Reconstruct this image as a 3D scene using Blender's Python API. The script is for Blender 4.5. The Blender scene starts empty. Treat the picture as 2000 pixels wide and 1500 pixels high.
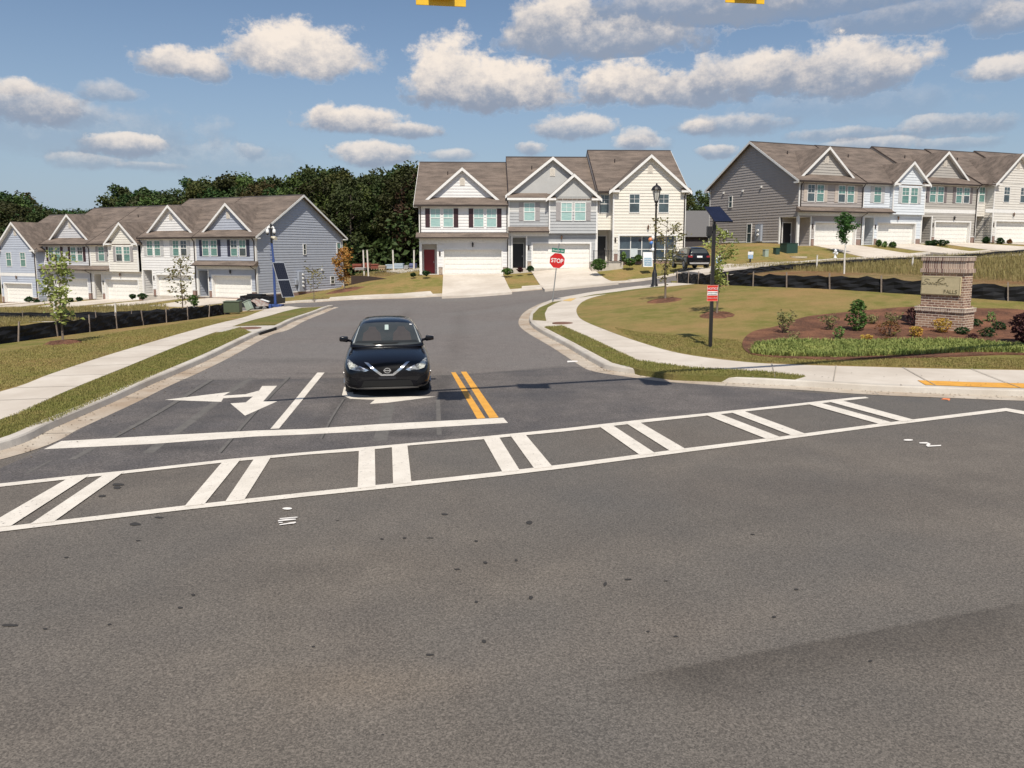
import bpy, bmesh, math, random
import numpy as np
from mathutils import Vector, Matrix
from mathutils.geometry import tessellate_polygon
from mathutils.bvhtree import BVHTree
R = math.radians
random.seed(7)
S = bpy.context.scene
C = S.collection

# ------------------------------------------------------------------ camera
FPX, PITCH, CAMH = 1500.0, R(7.22), 3.0
cd = bpy.data.cameras.new('camera'); cam = bpy.data.objects.new('camera', cd); C.objects.link(cam)
cam.location = (0, 0, CAMH); cam.rotation_euler = (R(90) - PITCH, 0, 0)
cd.sensor_width = 36; cd.lens = 27.0; cd.shift_y = -0.0375; cd.clip_start = 0.1; cd.clip_end = 6000
S.camera = cam
S.render.resolution_x = 1024; S.render.resolution_y = 768
S.view_settings.view_transform = 'Standard'; S.view_settings.look = 'None'
S.view_settings.exposure = 0.33; S.view_settings.gamma = 1.0
S.cycles.use_denoising = True
S.cycles.max_bounces = 6; S.cycles.transparent_max_bounces = 8

# ------------------------------------------------------------------ sun and sky
SUN_EL, SUN_AZ = R(55), R(3)          # azimuth measured from behind the camera (-Y) towards +X
sd = bpy.data.lights.new('sun', 'SUN'); sd.energy = 4.0; sd.angle = R(0.5); sd.color = (1.0, 0.93, 0.81)
sun = bpy.data.objects.new('sun', sd); C.objects.link(sun)
to_sun = Vector((math.sin(SUN_AZ) * math.cos(SUN_EL), -math.cos(SUN_AZ) * math.cos(SUN_EL), math.sin(SUN_EL)))
sun.rotation_euler = (-to_sun).to_track_quat('-Z', 'Y').to_euler()

def px_dir(u, v):
    xc = (u - 1000.0) / FPX; yc = -(v - 675.0) / FPX
    return Vector((xc, math.cos(PITCH) + yc * math.sin(PITCH), -math.sin(PITCH) + yc * math.cos(PITCH)))

def build_world():
    w = bpy.data.worlds.new('World'); S.world = w; w.use_nodes = True
    nt = w.node_tree; N = nt.nodes; L = nt.links
    for n in list(N): N.remove(n)
    out = N.new('ShaderNodeOutputWorld')
    sky = N.new('ShaderNodeTexSky'); sky.sky_type = 'NISHITA'; sky.sun_disc = False
    sky.sun_elevation = SUN_EL; sky.sun_rotation = R(180) - SUN_AZ
    sky.air_density = 1.0; sky.dust_density = 1.0; sky.ozone_density = 2.6
    bg = N.new('ShaderNodeBackground'); bg.inputs[1].default_value = 0.080
    L.new(sky.outputs[0], bg.inputs[0])
    tc = N.new('ShaderNodeTexCoord')
    def M(op, a, b=None, c=None, clamp=False):
        n = N.new('ShaderNodeMath'); n.operation = op; n.use_clamp = clamp
        for i, x in enumerate((a, b, c)):
            if x is None: continue
            if isinstance(x, (int, float)): n.inputs[i].default_value = x
            else: L.new(x, n.inputs[i])
        return n.outputs[0]
    sep = N.new('ShaderNodeSeparateXYZ'); L.new(tc.outputs['Generated'], sep.inputs[0])
    az = M('ARCTAN2', sep.outputs[0], sep.outputs[1]); el = M('ARCSINE', sep.outputs[2])
    def noise(scale, detail, rough, off=(0, 0, 0), ky=1.0):
        cb = N.new('ShaderNodeCombineXYZ'); L.new(M('ADD', az, off[0]), cb.inputs[0]); L.new(M('MULTIPLY', el, ky), cb.inputs[1])
        n = N.new('ShaderNodeTexNoise'); n.inputs['Scale'].default_value = scale; n.inputs['Detail'].default_value = detail
        n.inputs['Roughness'].default_value = rough; L.new(cb.outputs[0], n.inputs['Vector']); return n.outputs[0]
    n1 = noise(24, 12, 0.66, ky=1.25); n2 = noise(9, 6, 0.6, (3.1, 0, 0), 1.5); n3 = noise(70, 6, .7, (7, 0, 0), 1.2)
    pert = M('ADD', M('MULTIPLY', M('SUBTRACT', n1, 0.5), 1.5), M('MULTIPLY', M('SUBTRACT', n2, 0.5), 0.6))
    # cloud list: centre px, half width px, up px, down px, opacity, brightness
    CL = [(590,110,135,62,40,1,1.0),(500,95,55,35,26,.8,.95),(345,125,82,34,24,.95,.9),(395,140,40,20,20,.8,.85),(212,182,58,24,18,.55,.8),
          (50,205,85,42,36,.8,.75),(30,172,45,20,14,.8,1),(120,225,110,24,24,.35,.7),
          (885,150,75,78,66,1,1.0),(1000,175,130,58,42,1,.95),(930,185,150,40,36,1,.75),(1230,165,95,52,42,1,.95),(1330,180,170,42,30,.9,.75),
          (1480,150,160,44,40,.85,.8),(1640,140,150,56,50,.9,.85),(1740,145,50,40,36,.8,.8),
          (1080,40,90,48,34,.95,.85),(1180,80,190,50,36,.9,.7),(1330,20,240,34,34,.7,.62),(1560,15,260,30,24,.55,.62),(1800,35,170,34,26,.5,.62),(1960,40,60,30,26,.6,.75),
          (690,235,100,30,28,.95,.95),(640,225,30,26,30,.9,1),(790,255,75,18,18,.85,.85),(730,300,90,26,30,.85,.9),
          (1115,250,80,26,26,.8,.85),(1250,270,40,24,28,.7,.9),(1360,250,36,16,14,.75,.9),(1430,245,120,22,24,.65,.72),
          (1250,280,62,18,22,.6,.9),(1400,295,45,14,16,.7,.9),(1040,290,30,16,18,.7,.9),(1650,262,110,16,16,.55,.72),(1700,280,90,16,18,.6,.85),
          (1870,245,110,22,22,.55,.72),(1870,280,80,14,16,.4,.75),(1950,138,72,28,20,.8,.95),
          (230,280,72,20,26,.75,.85),(165,315,70,18,16,.42,.8),(290,325,70,10,10,.3,.75),(490,295,30,18,20,.4,.85),
          (880,303,50,14,16,.6,.85),(400,320,220,46,30,.22,.72),(150,260,260,60,50,.25,.68),(1650,205,200,40,40,.2,.7)]
    wsum = None; ssum = None; amax = None
    def ss(x, lo, hi):
        n = N.new('ShaderNodeMapRange'); n.interpolation_type = 'SMOOTHSTEP'
        L.new(x, n.inputs[0]); n.inputs[1].default_value = lo; n.inputs[2].default_value = hi; return n.outputs[0]
    for (u, v, rx, up, dn, op, br) in CL:
        d = px_dir(u, v); d.normalize(); ca, ce = math.atan2(d.x, d.y), math.asin(d.z)
        k = 1.0 / FPX
        dx = M('MULTIPLY', M('SUBTRACT', az, ca), 1 / (rx * k * math.cos(ca)**.5 * 1.22))
        dyv = M('SUBTRACT', el, ce)
        dy = M('MAXIMUM', M('MULTIPLY', dyv, 1 / (up * k * 1.15)), M('MULTIPLY', dyv, -1 / (dn * k * 1.1)))
        ln = M('SQRT', M('ADD', M('MULTIPLY', dx, dx), M('MULTIPLY', dy, dy)))
        fi = M('SUBTRACT', 1.0, ln)
        si = M('ADD', M('MULTIPLY', dyv, 0.5 / (up * k)), br - .35)
        soft = M('ADD', fi, pert); al = M('MULTIPLY', ss(soft, 0.06, 0.58 if op < .7 else .44), op)
        wi = M('ADD', M('POWER', al, 3.0), 1e-5)
        if wsum is None: wsum, ssum, amax = wi, M('MULTIPLY', wi, si), al
        else: wsum = M('ADD', wsum, wi); ssum = M('ADD', ssum, M('MULTIPLY', wi, si)); amax = M('SUBTRACT', M('ADD', amax, al), M('MULTIPLY', amax, al))
    alpha = amax; s = M('DIVIDE', ssum, wsum)
    relief = M('SUBTRACT', noise(24, 12, .66, (0.012, 0, 0), 1.25), n1)
    shade = ss(M('ADD', M('ADD', s, M('MULTIPLY', M('SUBTRACT', n1, .5), .8)), M('ADD', M('MULTIPLY', relief, 1.2), M('MULTIPLY', M('SUBTRACT', n3, .5), .5))), 0.18, 0.98)
    mix = N.new('ShaderNodeMix'); mix.data_type = 'RGBA'; L.new(shade, mix.inputs[0])
    mix.inputs[6].default_value = (0.23, 0.27, 0.345, 1); mix.inputs[7].default_value = (0.74, 0.66, 0.585, 1)
    hz = N.new('ShaderNodeMix'); hz.data_type = 'RGBA'; hf = M('MULTIPLY', M('POWER', M('SUBTRACT', 1.0, M('MULTIPLY', M('MAXIMUM', el, 0.0), 2.6), clamp=True), 2.0), 0.85)
    L.new(hf, hz.inputs[0]); L.new(sky.outputs[0], hz.inputs[6]); hz.inputs[7].default_value = (3.5, 4.5, 5.9, 1); L.new(hz.outputs[2], bg.inputs[0])
    cbg = N.new('ShaderNodeBackground'); L.new(mix.outputs[2], cbg.inputs[0]); cbg.inputs[1].default_value = 1.0
    ms = N.new('ShaderNodeMixShader')
    up = ss(el, -0.01, 0.03)
    L.new(M('MULTIPLY', alpha, up), ms.inputs[0]); L.new(bg.outputs[0], ms.inputs[1]); L.new(cbg.outputs[0], ms.inputs[2])
    L.new(ms.outputs[0], out.inputs[0])
build_world()

# ------------------------------------------------------------------ terrain
def at(u, v, d):
    """point seen at photo pixel (u, v) at forward distance Y = d"""
    q = px_dir(u, v); return Vector((q.x / q.y * d, d, CAMH + q.z / q.y * d))
ctrl = [(x, y, 0.0) for x in (-60, -30, -12, -4, 4, 12, 30, 60) for y in (-35, -10, 8)]
ctrl += [(-3, 14, 0), (-7.5, 12, 0), (0, 20, 0.0), (-8, 20, 0), (3.5, 17, 0), (10, 15.2, 0), (-11, 16, 0), (-20, 14, -.1), (20, 15, .05), (-13, 22, -.1)]
ctrl += [(-8.8, 27, -.08), (-3, 30, -.1), (-10, 33, -.2), (-9.5, 42, -.5), (-3, 40, -.32), (-3, 50, -.6), (.5, 33, -.1), (3, 45.5, .1), (8.7, 50, .6), (0, 57, -.25)]
for p in ((865,578,58),(1180,552,59),(1275,545,60),(640,590,55),(661,604,44),(1014,620,35),(1060,590,41)): ctrl.append(tuple(at(*p)))
ctrl += [(5.8, 22.5, .0), (9.5, 30, .62), (11.4, 35, 1.1), (18.7, 28, .95), (10.1, 38.8, 1.0), (14.8, 25, .4), (12, 19.8, .06), (20, 19.8, .05), (26, 25, .6), (8.2, 44, .7), (5.5, 40, .35), (9.3, 25, .2), (4.5, 26, .05), (20, 23.5, .3), (14, 21.5, .12)]
ctrl += [(13.4, 48, 1.22), (19.4, 52, 1.60), (25.7, 55, 1.92), (40, 60, 2.55), (15, 43, 1.35), (22, 46, 1.65), (32, 50, 2.1), (13.8, 57, 1.35), (18.8, 60, 1.7), (23, 61.5, 1.75), (30.3, 65, 2.05), (42, 70, 2.55), (20, 66, 2.6), (25.9, 69, 3.0), (34, 72, 3.05), (42, 75.5, 3.3), (55, 81, 3.4), (20, 84, 3.1), (55, 48, 2.4), (35, 34, 1.5), (18, 72, 2.9), (33, 90, 3.2), (60, 95, 3.5)]
ctrl += [(-8, 64.5, .6), (0, 64.6, .62), (3.5, 64.8, 1.0), (7.2, 65.0, 1.12), (-3, 64.5, .6), (4.5, 63.4, .85), (8.8, 65.5, 1.7), (14.8, 65.6, 1.8), (-5, 76, .8), (10, 78, 1.9), (-12, 62, -.3), (-18.5, 66, -1.3), (-17.5, 84, -1.25), (-10, 72, .25), (-8, 95, .5), (-14, 92, .4), (-12, 80, .25), (-18, 95, -.2)]
ctrl += [(-16.8, 26, -.32), (-16.8, 37, -.7), (-16.3, 45, -.9), (-15, 51, -.9), (-14, 55, -1.0), (-19, 61, -1.35), (-25, 40, -1.5), (-31, 52, -2.2), (-25, 62, -2.0), (-22.5, 70.5, -1.85), (-31, 74, -1.9), (-38, 77, -2.4), (-45, 80, -2.5), (-54, 85, -3.1), (-46, 68, -2.9), (-60, 78, -3.4), (-40, 31, -1.4), (-45, 50, -2.6), (-30, 90, -2), (-60, 100, -3.2)]
ctrl += [(-20, 125, -.3), (-70, 130, -3), (0, 125, .6), (40, 125, 3), (90, 120, 3.5), (-110, 100, -4), (110, 60, 3), (-110, 40, -2.5), (110, 10, .5), (-110, 0, 0), (0, 175, 0), (-100, 175, -3), (100, 175, 3), (-110, -38, 0), (110, -38, 0)]
P = np.array(ctrl, float)
def _K(a, b):
    r2 = ((a[:, None, :] - b[None, :, :]) ** 2).sum(-1); return 0.5 * r2 * np.log(r2 + 1e-9)
n = len(P); A = np.zeros((n + 3, n + 3)); A[:n, :n] = _K(P[:, :2], P[:, :2]) + np.eye(n) * 3.0
A[:n, n] = 1; A[:n, n+1:] = P[:, :2]; A[n, :n] = 1; A[n+1:, :n] = P[:, :2].T
sol = np.linalg.solve(A, np.concatenate([P[:, 2], np.zeros(3)]))
GX0, GX1, GY0, GY1 = -120, 120, -40, 180
gx = np.arange(GX0, GX1 + 1.0); gy = np.arange(GY0, GY1 + 1.0)
GG = np.stack(np.meshgrid(gx, gy, indexing='ij'), -1).reshape(-1, 2)
HZ = (_K(GG, P[:, :2]) @ sol[:n] + sol[n] + GG @ sol[n+1:]).reshape(len(gx), len(gy))
# the main road and the near stretch of the side road are level
for i, x in enumerate(gx):
    for j, y in enumerate(gy):
        if y < 16: HZ[i, j] *= max(0.0, min(1.0, (y - 11) / 8)) * 0.3
def T(x, y):
    fx = min(max(x - GX0, 0), len(gx) - 1.001); fy = min(max(y - GY0, 0), len(gy) - 1.001)
    i, j = int(fx), int(fy); a, b = fx - i, fy - j
    return float(HZ[i, j] * (1-a) * (1-b) + HZ[i+1, j] * a * (1-b) + HZ[i, j+1] * (1-a) * b + HZ[i+1, j+1] * a * b)
def G(u, v, off=0.0):
    """where the sight line of photo pixel (u, v) meets the terrain raised by off"""
    q = px_dir(u, v); kx, kz = q.x / q.y, q.z / q.y; d = 4.0
    while d < 170:
        if CAMH + kz * d <= T(kx * d, d) + off: break
        d += 0.25
    lo, hi = d - 0.25, d
    for _ in range(14):
        m = (lo + hi) / 2
        if CAMH + kz * m <= T(kx * m, m) + off: hi = m
        else: lo = m
    return Vector((kx * hi, hi, T(kx * hi, hi) + off))

# ------------------------------------------------------------------ materials
_m = {}
def rgb(*c): return (c[0], c[1], c[2], 1)
def pmat(name, col, rough=.6, metal=0.0, col2=None, scale=8, detail=5, lo=.35, hi=.65, bump=0, bscale=60, bdist=.01, spec=.5, coat=0, stretch=(1,1,1), col3=None, scale3=.4, rand=0, trans=0, speck=0, sscale=0, lo3=.42, hi3=.66, grain=0):
    """procedural material: one colour, or two to three mixed by noise, with optional bump"""
    if name in _m: return _m[name]
    m = bpy.data.materials.new(name); m.use_nodes = True; nt = m.node_tree; N = nt.nodes; L = nt.links
    b = N['Principled BSDF']; b.inputs['Roughness'].default_value = rough; b.inputs['Metallic'].default_value = metal
    b.inputs['Specular IOR Level'].default_value = spec; b.inputs['Coat Weight'].default_value = coat
    tc = N.new('ShaderNodeTexCoord'); mp = N.new('ShaderNodeMapping'); mp.inputs['Scale'].default_value = stretch
    L.new(tc.outputs['Object'], mp.inputs[0])
    if col2 is None: col2 = tuple(c * .88 for c in col)
    def noise(sc, det, r=.6, warp=True):
        n = N.new('ShaderNodeTexNoise'); n.inputs['Scale'].default_value = sc; n.inputs['Detail'].default_value = det; n.inputs['Roughness'].default_value = r
        L.new(mp.outputs[0], n.inputs['Vector']); return n.outputs[0]
    def mr(x, a, c, t0=0, t1=1):
        n = N.new('ShaderNodeMapRange'); L.new(x, n.inputs[0]); n.inputs[1].default_value = a; n.inputs[2].default_value = c; n.inputs[3].default_value = t0; n.inputs[4].default_value = t1; return n.outputs[0]
    def mix(f, A, B):
        n = N.new('ShaderNodeMix'); n.data_type = 'RGBA'; L.new(f, n.inputs[0])
        for i, x in ((6, A), (7, B)):
            if isinstance(x, tuple): n.inputs[i].default_value = rgb(*x)
            else: L.new(x, n.inputs[i])
        return n.outputs[2]
    c = mix(mr(noise(scale, detail), lo, hi), col, col2)
    if col3: c = mix(mr(noise(scale3, 8 if scale3 > 3 else 4), lo3, hi3), c, col3)
    if speck:
        n = N.new('ShaderNodeMix'); n.data_type = 'RGBA'; n.blend_type = 'MULTIPLY'; n.inputs[0].default_value = 1
        L.new(c, n.inputs[6]); L.new(mr(noise(sscale or bscale, 3, .75), .3, .7, 1 - speck, 1 + speck), n.inputs[7]); c = n.outputs[2]
    if grain:
        vo = N.new('ShaderNodeTexVoronoi'); vo.inputs['Scale'].default_value = grain; L.new(mp.outputs[0], vo.inputs['Vector']); sv = N.new('ShaderNodeSeparateColor'); L.new(vo.outputs['Color'], sv.inputs[0])
        n = N.new('ShaderNodeMix'); n.data_type = 'RGBA'; n.blend_type = 'MULTIPLY'; n.inputs[0].default_value = 1; L.new(c, n.inputs[6]); L.new(mr(sv.outputs[0], 0, 1, .62, 1.38), n.inputs[7]); c = n.outputs[2]
    if rand:
        oi = N.new('ShaderNodeObjectInfo'); h = N.new('ShaderNodeHueSaturation')
        L.new(mr(oi.outputs['Random'], 0, 1, .5 - rand * .10, .5 + rand * .05), h.inputs['Hue'])
        L.new(mr(oi.outputs['Random'], 0, 1, 1 - rand * .5, 1 + rand * .6), h.inputs['Value'])
        L.new(c, h.inputs['Color']); c = h.outputs[0]
    L.new(c, b.inputs['Base Color'])
    if trans:
        b.inputs['Subsurface Weight'].default_value = 0
        tr = N.new('ShaderNodeBsdfTranslucent'); L.new(c, tr.inputs[0]); ms = N.new('ShaderNodeMixShader'); ms.inputs[0].default_value = trans
        L.new(b.outputs[0], ms.inputs[1]); L.new(tr.outputs[0], ms.inputs[2]); L.new(ms.outputs[0], N['Material Output'].inputs[0])
    if bump:
        bn = N.new('ShaderNodeBump'); bn.inputs['Strength'].default_value = bump; bn.inputs['Distance'].default_value = bdist
        L.new(noise(bscale, 4), bn.inputs['Height']); L.new(bn.outputs[0], b.inputs['Normal'])
    _m[name] = m; return m

def features(mat, feats):
    """worn or stained zones of a ground material: ('band', A, B, w_up, w_down, colour, amount) and ('blob', C, rx, ry, colour, amount)"""
    nt = mat.node_tree; N = nt.nodes; L = nt.links; b = N['Principled BSDF']; src = b.inputs['Base Color'].links[0].from_socket
    tc = N.new('ShaderNodeTexCoord'); sp = N.new('ShaderNodeSeparateXYZ'); L.new(tc.outputs['Object'], sp.inputs[0])
    nz = N.new('ShaderNodeTexNoise'); nz.inputs['Scale'].default_value = 1.6; nz.inputs['Detail'].default_value = 10; nz.inputs['Roughness'].default_value = .7; L.new(tc.outputs['Object'], nz.inputs[0])
    def M(op, a, b_=None, cl=False):
        n = N.new('ShaderNodeMath'); n.operation = op; n.use_clamp = cl
        for i, x in enumerate((a, b_)):
            if x is None: continue
            if isinstance(x, (int, float)): n.inputs[i].default_value = x
            else: L.new(x, n.inputs[i])
        return n.outputs[0]
    wob = M('MULTIPLY', M('SUBTRACT', nz.outputs[0], .5), 1.0)
    for ft in feats:
        if ft[0] == 'band':
            _, A_, B_, wu, wd, col, amt = ft; t = Vector((B_[0]-A_[0], B_[1]-A_[1])); ln = t.length; t.normalize(); nx, ny = -t.y, t.x
            d = M('ADD', M('ADD', M('MULTIPLY', sp.outputs[0], nx), M('MULTIPLY', sp.outputs[1], ny)), -(A_[0]*nx + A_[1]*ny)); d = M('ADD', d, M('MULTIPLY', wob, min(wu, wd)*1.2))
            l = M('ADD', M('ADD', M('MULTIPLY', sp.outputs[0], t.x), M('MULTIPLY', sp.outputs[1], t.y)), -(A_[0]*t.x + A_[1]*t.y)); l = M('ADD', l, M('MULTIPLY', wob, ln*.15))
            f = M('MAXIMUM', M('MULTIPLY', d, 1/wu), M('MULTIPLY', d, -1/wd)); f = M('SUBTRACT', 1.0, f, True)
            e = M('MULTIPLY', M('MULTIPLY', l, 6/ln, True), M('MULTIPLY', M('SUBTRACT', ln, l), 6/ln, True)); f = M('MULTIPLY', f, e)
        else:
            _, c, rx, ry, col, amt = ft; dx = M('MULTIPLY', M('SUBTRACT', sp.outputs[0], c[0]), 1/rx); dy = M('MULTIPLY', M('SUBTRACT', sp.outputs[1], c[1]), 1/ry)
            f = M('SUBTRACT', 1.0, M('ADD', M('SQRT', M('ADD', M('MULTIPLY', dx, dx), M('MULTIPLY', dy, dy))), M('MULTIPLY', wob, 1.2)), True)
        f = M('MULTIPLY', M('MULTIPLY', f, M('ADD', .55, nz.outputs[0])), amt, True)
        mx = N.new('ShaderNodeMix'); mx.data_type = 'RGBA'; mx.blend_type = 'MULTIPLY'; L.new(f, mx.inputs[0]); L.new(src, mx.inputs[6]); mx.inputs[7].default_value = rgb(*col); src = mx.outputs[2]
    L.new(src, b.inputs['Base Color'])
def brickmat(name, c1, c2, mortar, bw=.21, bh=.072, vert=False, bias=0.0):
    if name in _m: return _m[name]
    m = bpy.data.materials.new(name); m.use_nodes = True; nt = m.node_tree; N = nt.nodes; L = nt.links
    b = N['Principled BSDF']; b.inputs['Roughness'].default_value = .85
    tc = N.new('ShaderNodeTexCoord'); sp = N.new('ShaderNodeSeparateXYZ'); L.new(tc.outputs['Object'], sp.inputs[0])
    ad = N.new('ShaderNodeMath'); ad.operation = 'ADD'; L.new(sp.outputs[0], ad.inputs[0]); L.new(sp.outputs[1], ad.inputs[1])
    cb = N.new('ShaderNodeCombineXYZ'); L.new(ad.outputs[0], cb.inputs[0]); L.new(sp.outputs[2], cb.inputs[1])
    t = N.new('ShaderNodeTexBrick'); L.new(cb.outputs[0], t.inputs['Vector'])
    t.inputs['Color1'].default_value = rgb(*c1); t.inputs['Color2'].default_value = rgb(*c2); t.inputs['Mortar'].default_value = rgb(*mortar)
    t.inputs['Scale'].default_value = 1; t.inputs['Mortar Size'].default_value = .011; t.inputs['Mortar Smooth'].default_value = .2; t.inputs['Bias'].default_value = bias
    t.inputs['Brick Width'].default_value = bw; t.inputs['Row Height'].default_value = bh
    if vert: t.offset = 0
    n = N.new('ShaderNodeTexNoise'); n.inputs['Scale'].default_value = 7; L.new(tc.outputs['Object'], n.inputs['Vector'])
    mx = N.new('ShaderNodeMix'); mx.data_type = 'RGBA'; mx.blend_type = 'MULTIPLY'; mx.inputs[0].default_value = .3
    L.new(t.outputs[0], mx.inputs[6]); L.new(n.outputs[0], mx.inputs[7]); L.new(mx.outputs[2], b.inputs['Base Color'])
    gm = N.new('ShaderNodeGamma'); gm.inputs[1].default_value = .95; L.new(mx.outputs[2], gm.inputs[0]); L.new(gm.outputs[0], b.inputs['Base Color'])
    bp = N.new('ShaderNodeBump'); bp.inputs['Strength'].default_value = .6; bp.inputs['Distance'].default_value = .01; bp.invert = True
    L.new(t.outputs[1], bp.inputs['Height']); L.new(bp.outputs[0], b.inputs['Normal'])
    _m[name] = m; return m

# ------------------------------------------------------------------ mesh helpers
class MB:
    def __init__(s): s.v = []; s.f = []; s.mi = []; s.cur = 0
    def face(s, pts):
        i = len(s.v); s.v += [tuple(p) for p in pts]; s.f.append(tuple(range(i, i + len(pts)))); s.mi.append(s.cur)
    def box(s, x0, x1, y0, y1, z0, z1, pf=None):
        p = [(x, y, z) for z in (z0, z1) for y in (y0, y1) for x in (x0, x1)]
        if pf: p = [pf(*q) for q in p]
        i = len(s.v); s.v += [tuple(q) for q in p]
        for f in ((0,2,3,1),(4,5,7,6),(0,1,5,4),(2,6,7,3),(0,4,6,2),(1,3,7,5)): s.f.append(tuple(i + k for k in f)); s.mi.append(s.cur)
    def prism(s, poly, off):
        """closed polygon of 3D points swept by the vector off"""
        i = len(s.v); n = len(poly); off = Vector(off)
        s.v += [tuple(p) for p in poly] + [tuple(Vector(p) + off) for p in poly]
        s.f.append(tuple(range(i, i + n))); s.mi.append(s.cur); s.f.append(tuple(range(i + 2*n - 1, i + n - 1, -1))); s.mi.append(s.cur)
        for k in range(n):
            k2 = (k + 1) % n; s.f.append((i + k, i + n + k, i + n + k2, i + k2)); s.mi.append(s.cur)
    def tube(s, pts, rad, seg=8, caps=True):
        pts = [Vector(p) for p in pts]
        if not isinstance(rad, (list, tuple)): rad = [rad] * len(pts)
        i = len(s.v)
        for k, p in enumerate(pts):
            t = (pts[min(k+1, len(pts)-1)] - pts[max(k-1, 0)]).normalized()
            a = t.cross(Vector((0, 0, 1)) if abs(t.z) < .9 else Vector((1, 0, 0))).normalized(); b = t.cross(a)
            for j in range(seg):
                an = 2 * math.pi * j / seg; s.v.append(tuple(p + (a * math.cos(an) + b * math.sin(an)) * rad[k]))
        for k in range(len(pts) - 1):
            for j in range(seg):
                j2 = (j + 1) % seg; s.f.append((i + k*seg + j, i + k*seg + j2, i + (k+1)*seg + j2, i + (k+1)*seg + j)); s.mi.append(s.cur)
        if caps:
            s.f.append(tuple(i + j for j in range(seg))); s.mi.append(s.cur)
            s.f.append(tuple(i + (len(pts)-1)*seg + j for j in reversed(range(seg)))); s.mi.append(s.cur)
    def lathe(s, prof, cx=0, cy=0, seg=16, z=0, sx=1, sy=1):
        i = len(s.v)
        for (r, h) in prof:
            for j in range(seg):
                an = 2*math.pi*j/seg; s.v.append((cx + r*math.cos(an)*sx, cy + r*math.sin(an)*sy, z + h))
        for k in range(len(prof)-1):
            for j in range(seg):
                j2 = (j+1) % seg; s.f.append((i+k*seg+j, i+k*seg+j2, i+(k+1)*seg+j2, i+(k+1)*seg+j)); s.mi.append(s.cur)
        s.f.append(tuple(i+j for j in range(seg))); s.mi.append(s.cur); s.f.append(tuple(i+(len(prof)-1)*seg+j for j in range(seg))); s.mi.append(s.cur)
    def build(s, name, mats, parent=None, smooth=False, loc=None, bevel=0):
        me = bpy.data.meshes.new(name); me.from_pydata(s.v, [], s.f)
        for m in (mats if isinstance(mats, (list, tuple)) else [mats]): me.materials.append(m)
        me.polygons.foreach_set('material_index', s.mi)
        if smooth: me.polygons.foreach_set('use_smooth', [True] * len(s.f))
        me.update()
        o = bpy.data.objects.new(name, me); C.objects.link(o)
        if parent: o.parent = parent
        if loc is not None: o.location = loc
        if bevel:
            b = o.modifiers.new('bevel', 'BEVEL'); b.width = bevel; b.segments = 2; b.limit_method = 'ANGLE'
        return o
def empty(name, loc, rz=0, label=None, cat=None, group=None, tilt=None):
    o = bpy.data.objects.new(name, None); C.objects.link(o); o.location = loc; o.rotation_euler = (tilt[0] if tilt else 0, tilt[1] if tilt else 0, rz); o.empty_display_size = .2
    return tag(o, label, cat, group)
def tag(o, label=None, cat=None, group=None, kind=None):
    for k, v in (('label', label), ('category', cat), ('group', group), ('kind', kind)):
        if v: o[k] = v
    return o
def text(s, size, mat, parent, loc, rot=(R(90), 0, 0), name='lettering', bold=0.0, sx=1.0, shear=0):
    cu = bpy.data.curves.new(name, 'FONT'); cu.body = s; cu.size = size; cu.align_x = 'CENTER'; cu.align_y = 'CENTER'; cu.extrude = .003; cu.offset = bold; cu.shear = shear
    o = bpy.data.objects.new(name, cu); C.objects.link(o)
    dg = bpy.context.evaluated_depsgraph_get(); me = bpy.data.meshes.new_from_object(o.evaluated_get(dg))
    C.objects.unlink(o); bpy.data.objects.remove(o)
    me.materials.clear(); me.materials.append(mat)
    t = bpy.data.objects.new(name, me); C.objects.link(t); t.parent = parent; t.location = loc; t.rotation_euler = rot; t.scale = (sx, 1, 1); return t
def smooth_line(pts, n=6, closed=False):
    """Catmull-Rom through 2D or 3D points"""
    P_ = [Vector(p) for p in pts]; out = []; m = len(P_)
    for i in range(m if closed else m - 1):
        g = (lambda k: P_[k % m]) if closed else (lambda k: P_[min(max(k, 0), m - 1)])
        p0, p1, p2, p3 = g(i-1), g(i), g(i+1), g(i+2)
        for j in range(n):
            t = j / n; out.append(.5 * ((2*p1) + (p2 - p0)*t + (2*p0 - 5*p1 + 4*p2 - p3)*t*t + (3*p1 - p0 - 3*p2 + p3)*t**3))
    if not closed: out.append(P_[-1])
    return out
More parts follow.
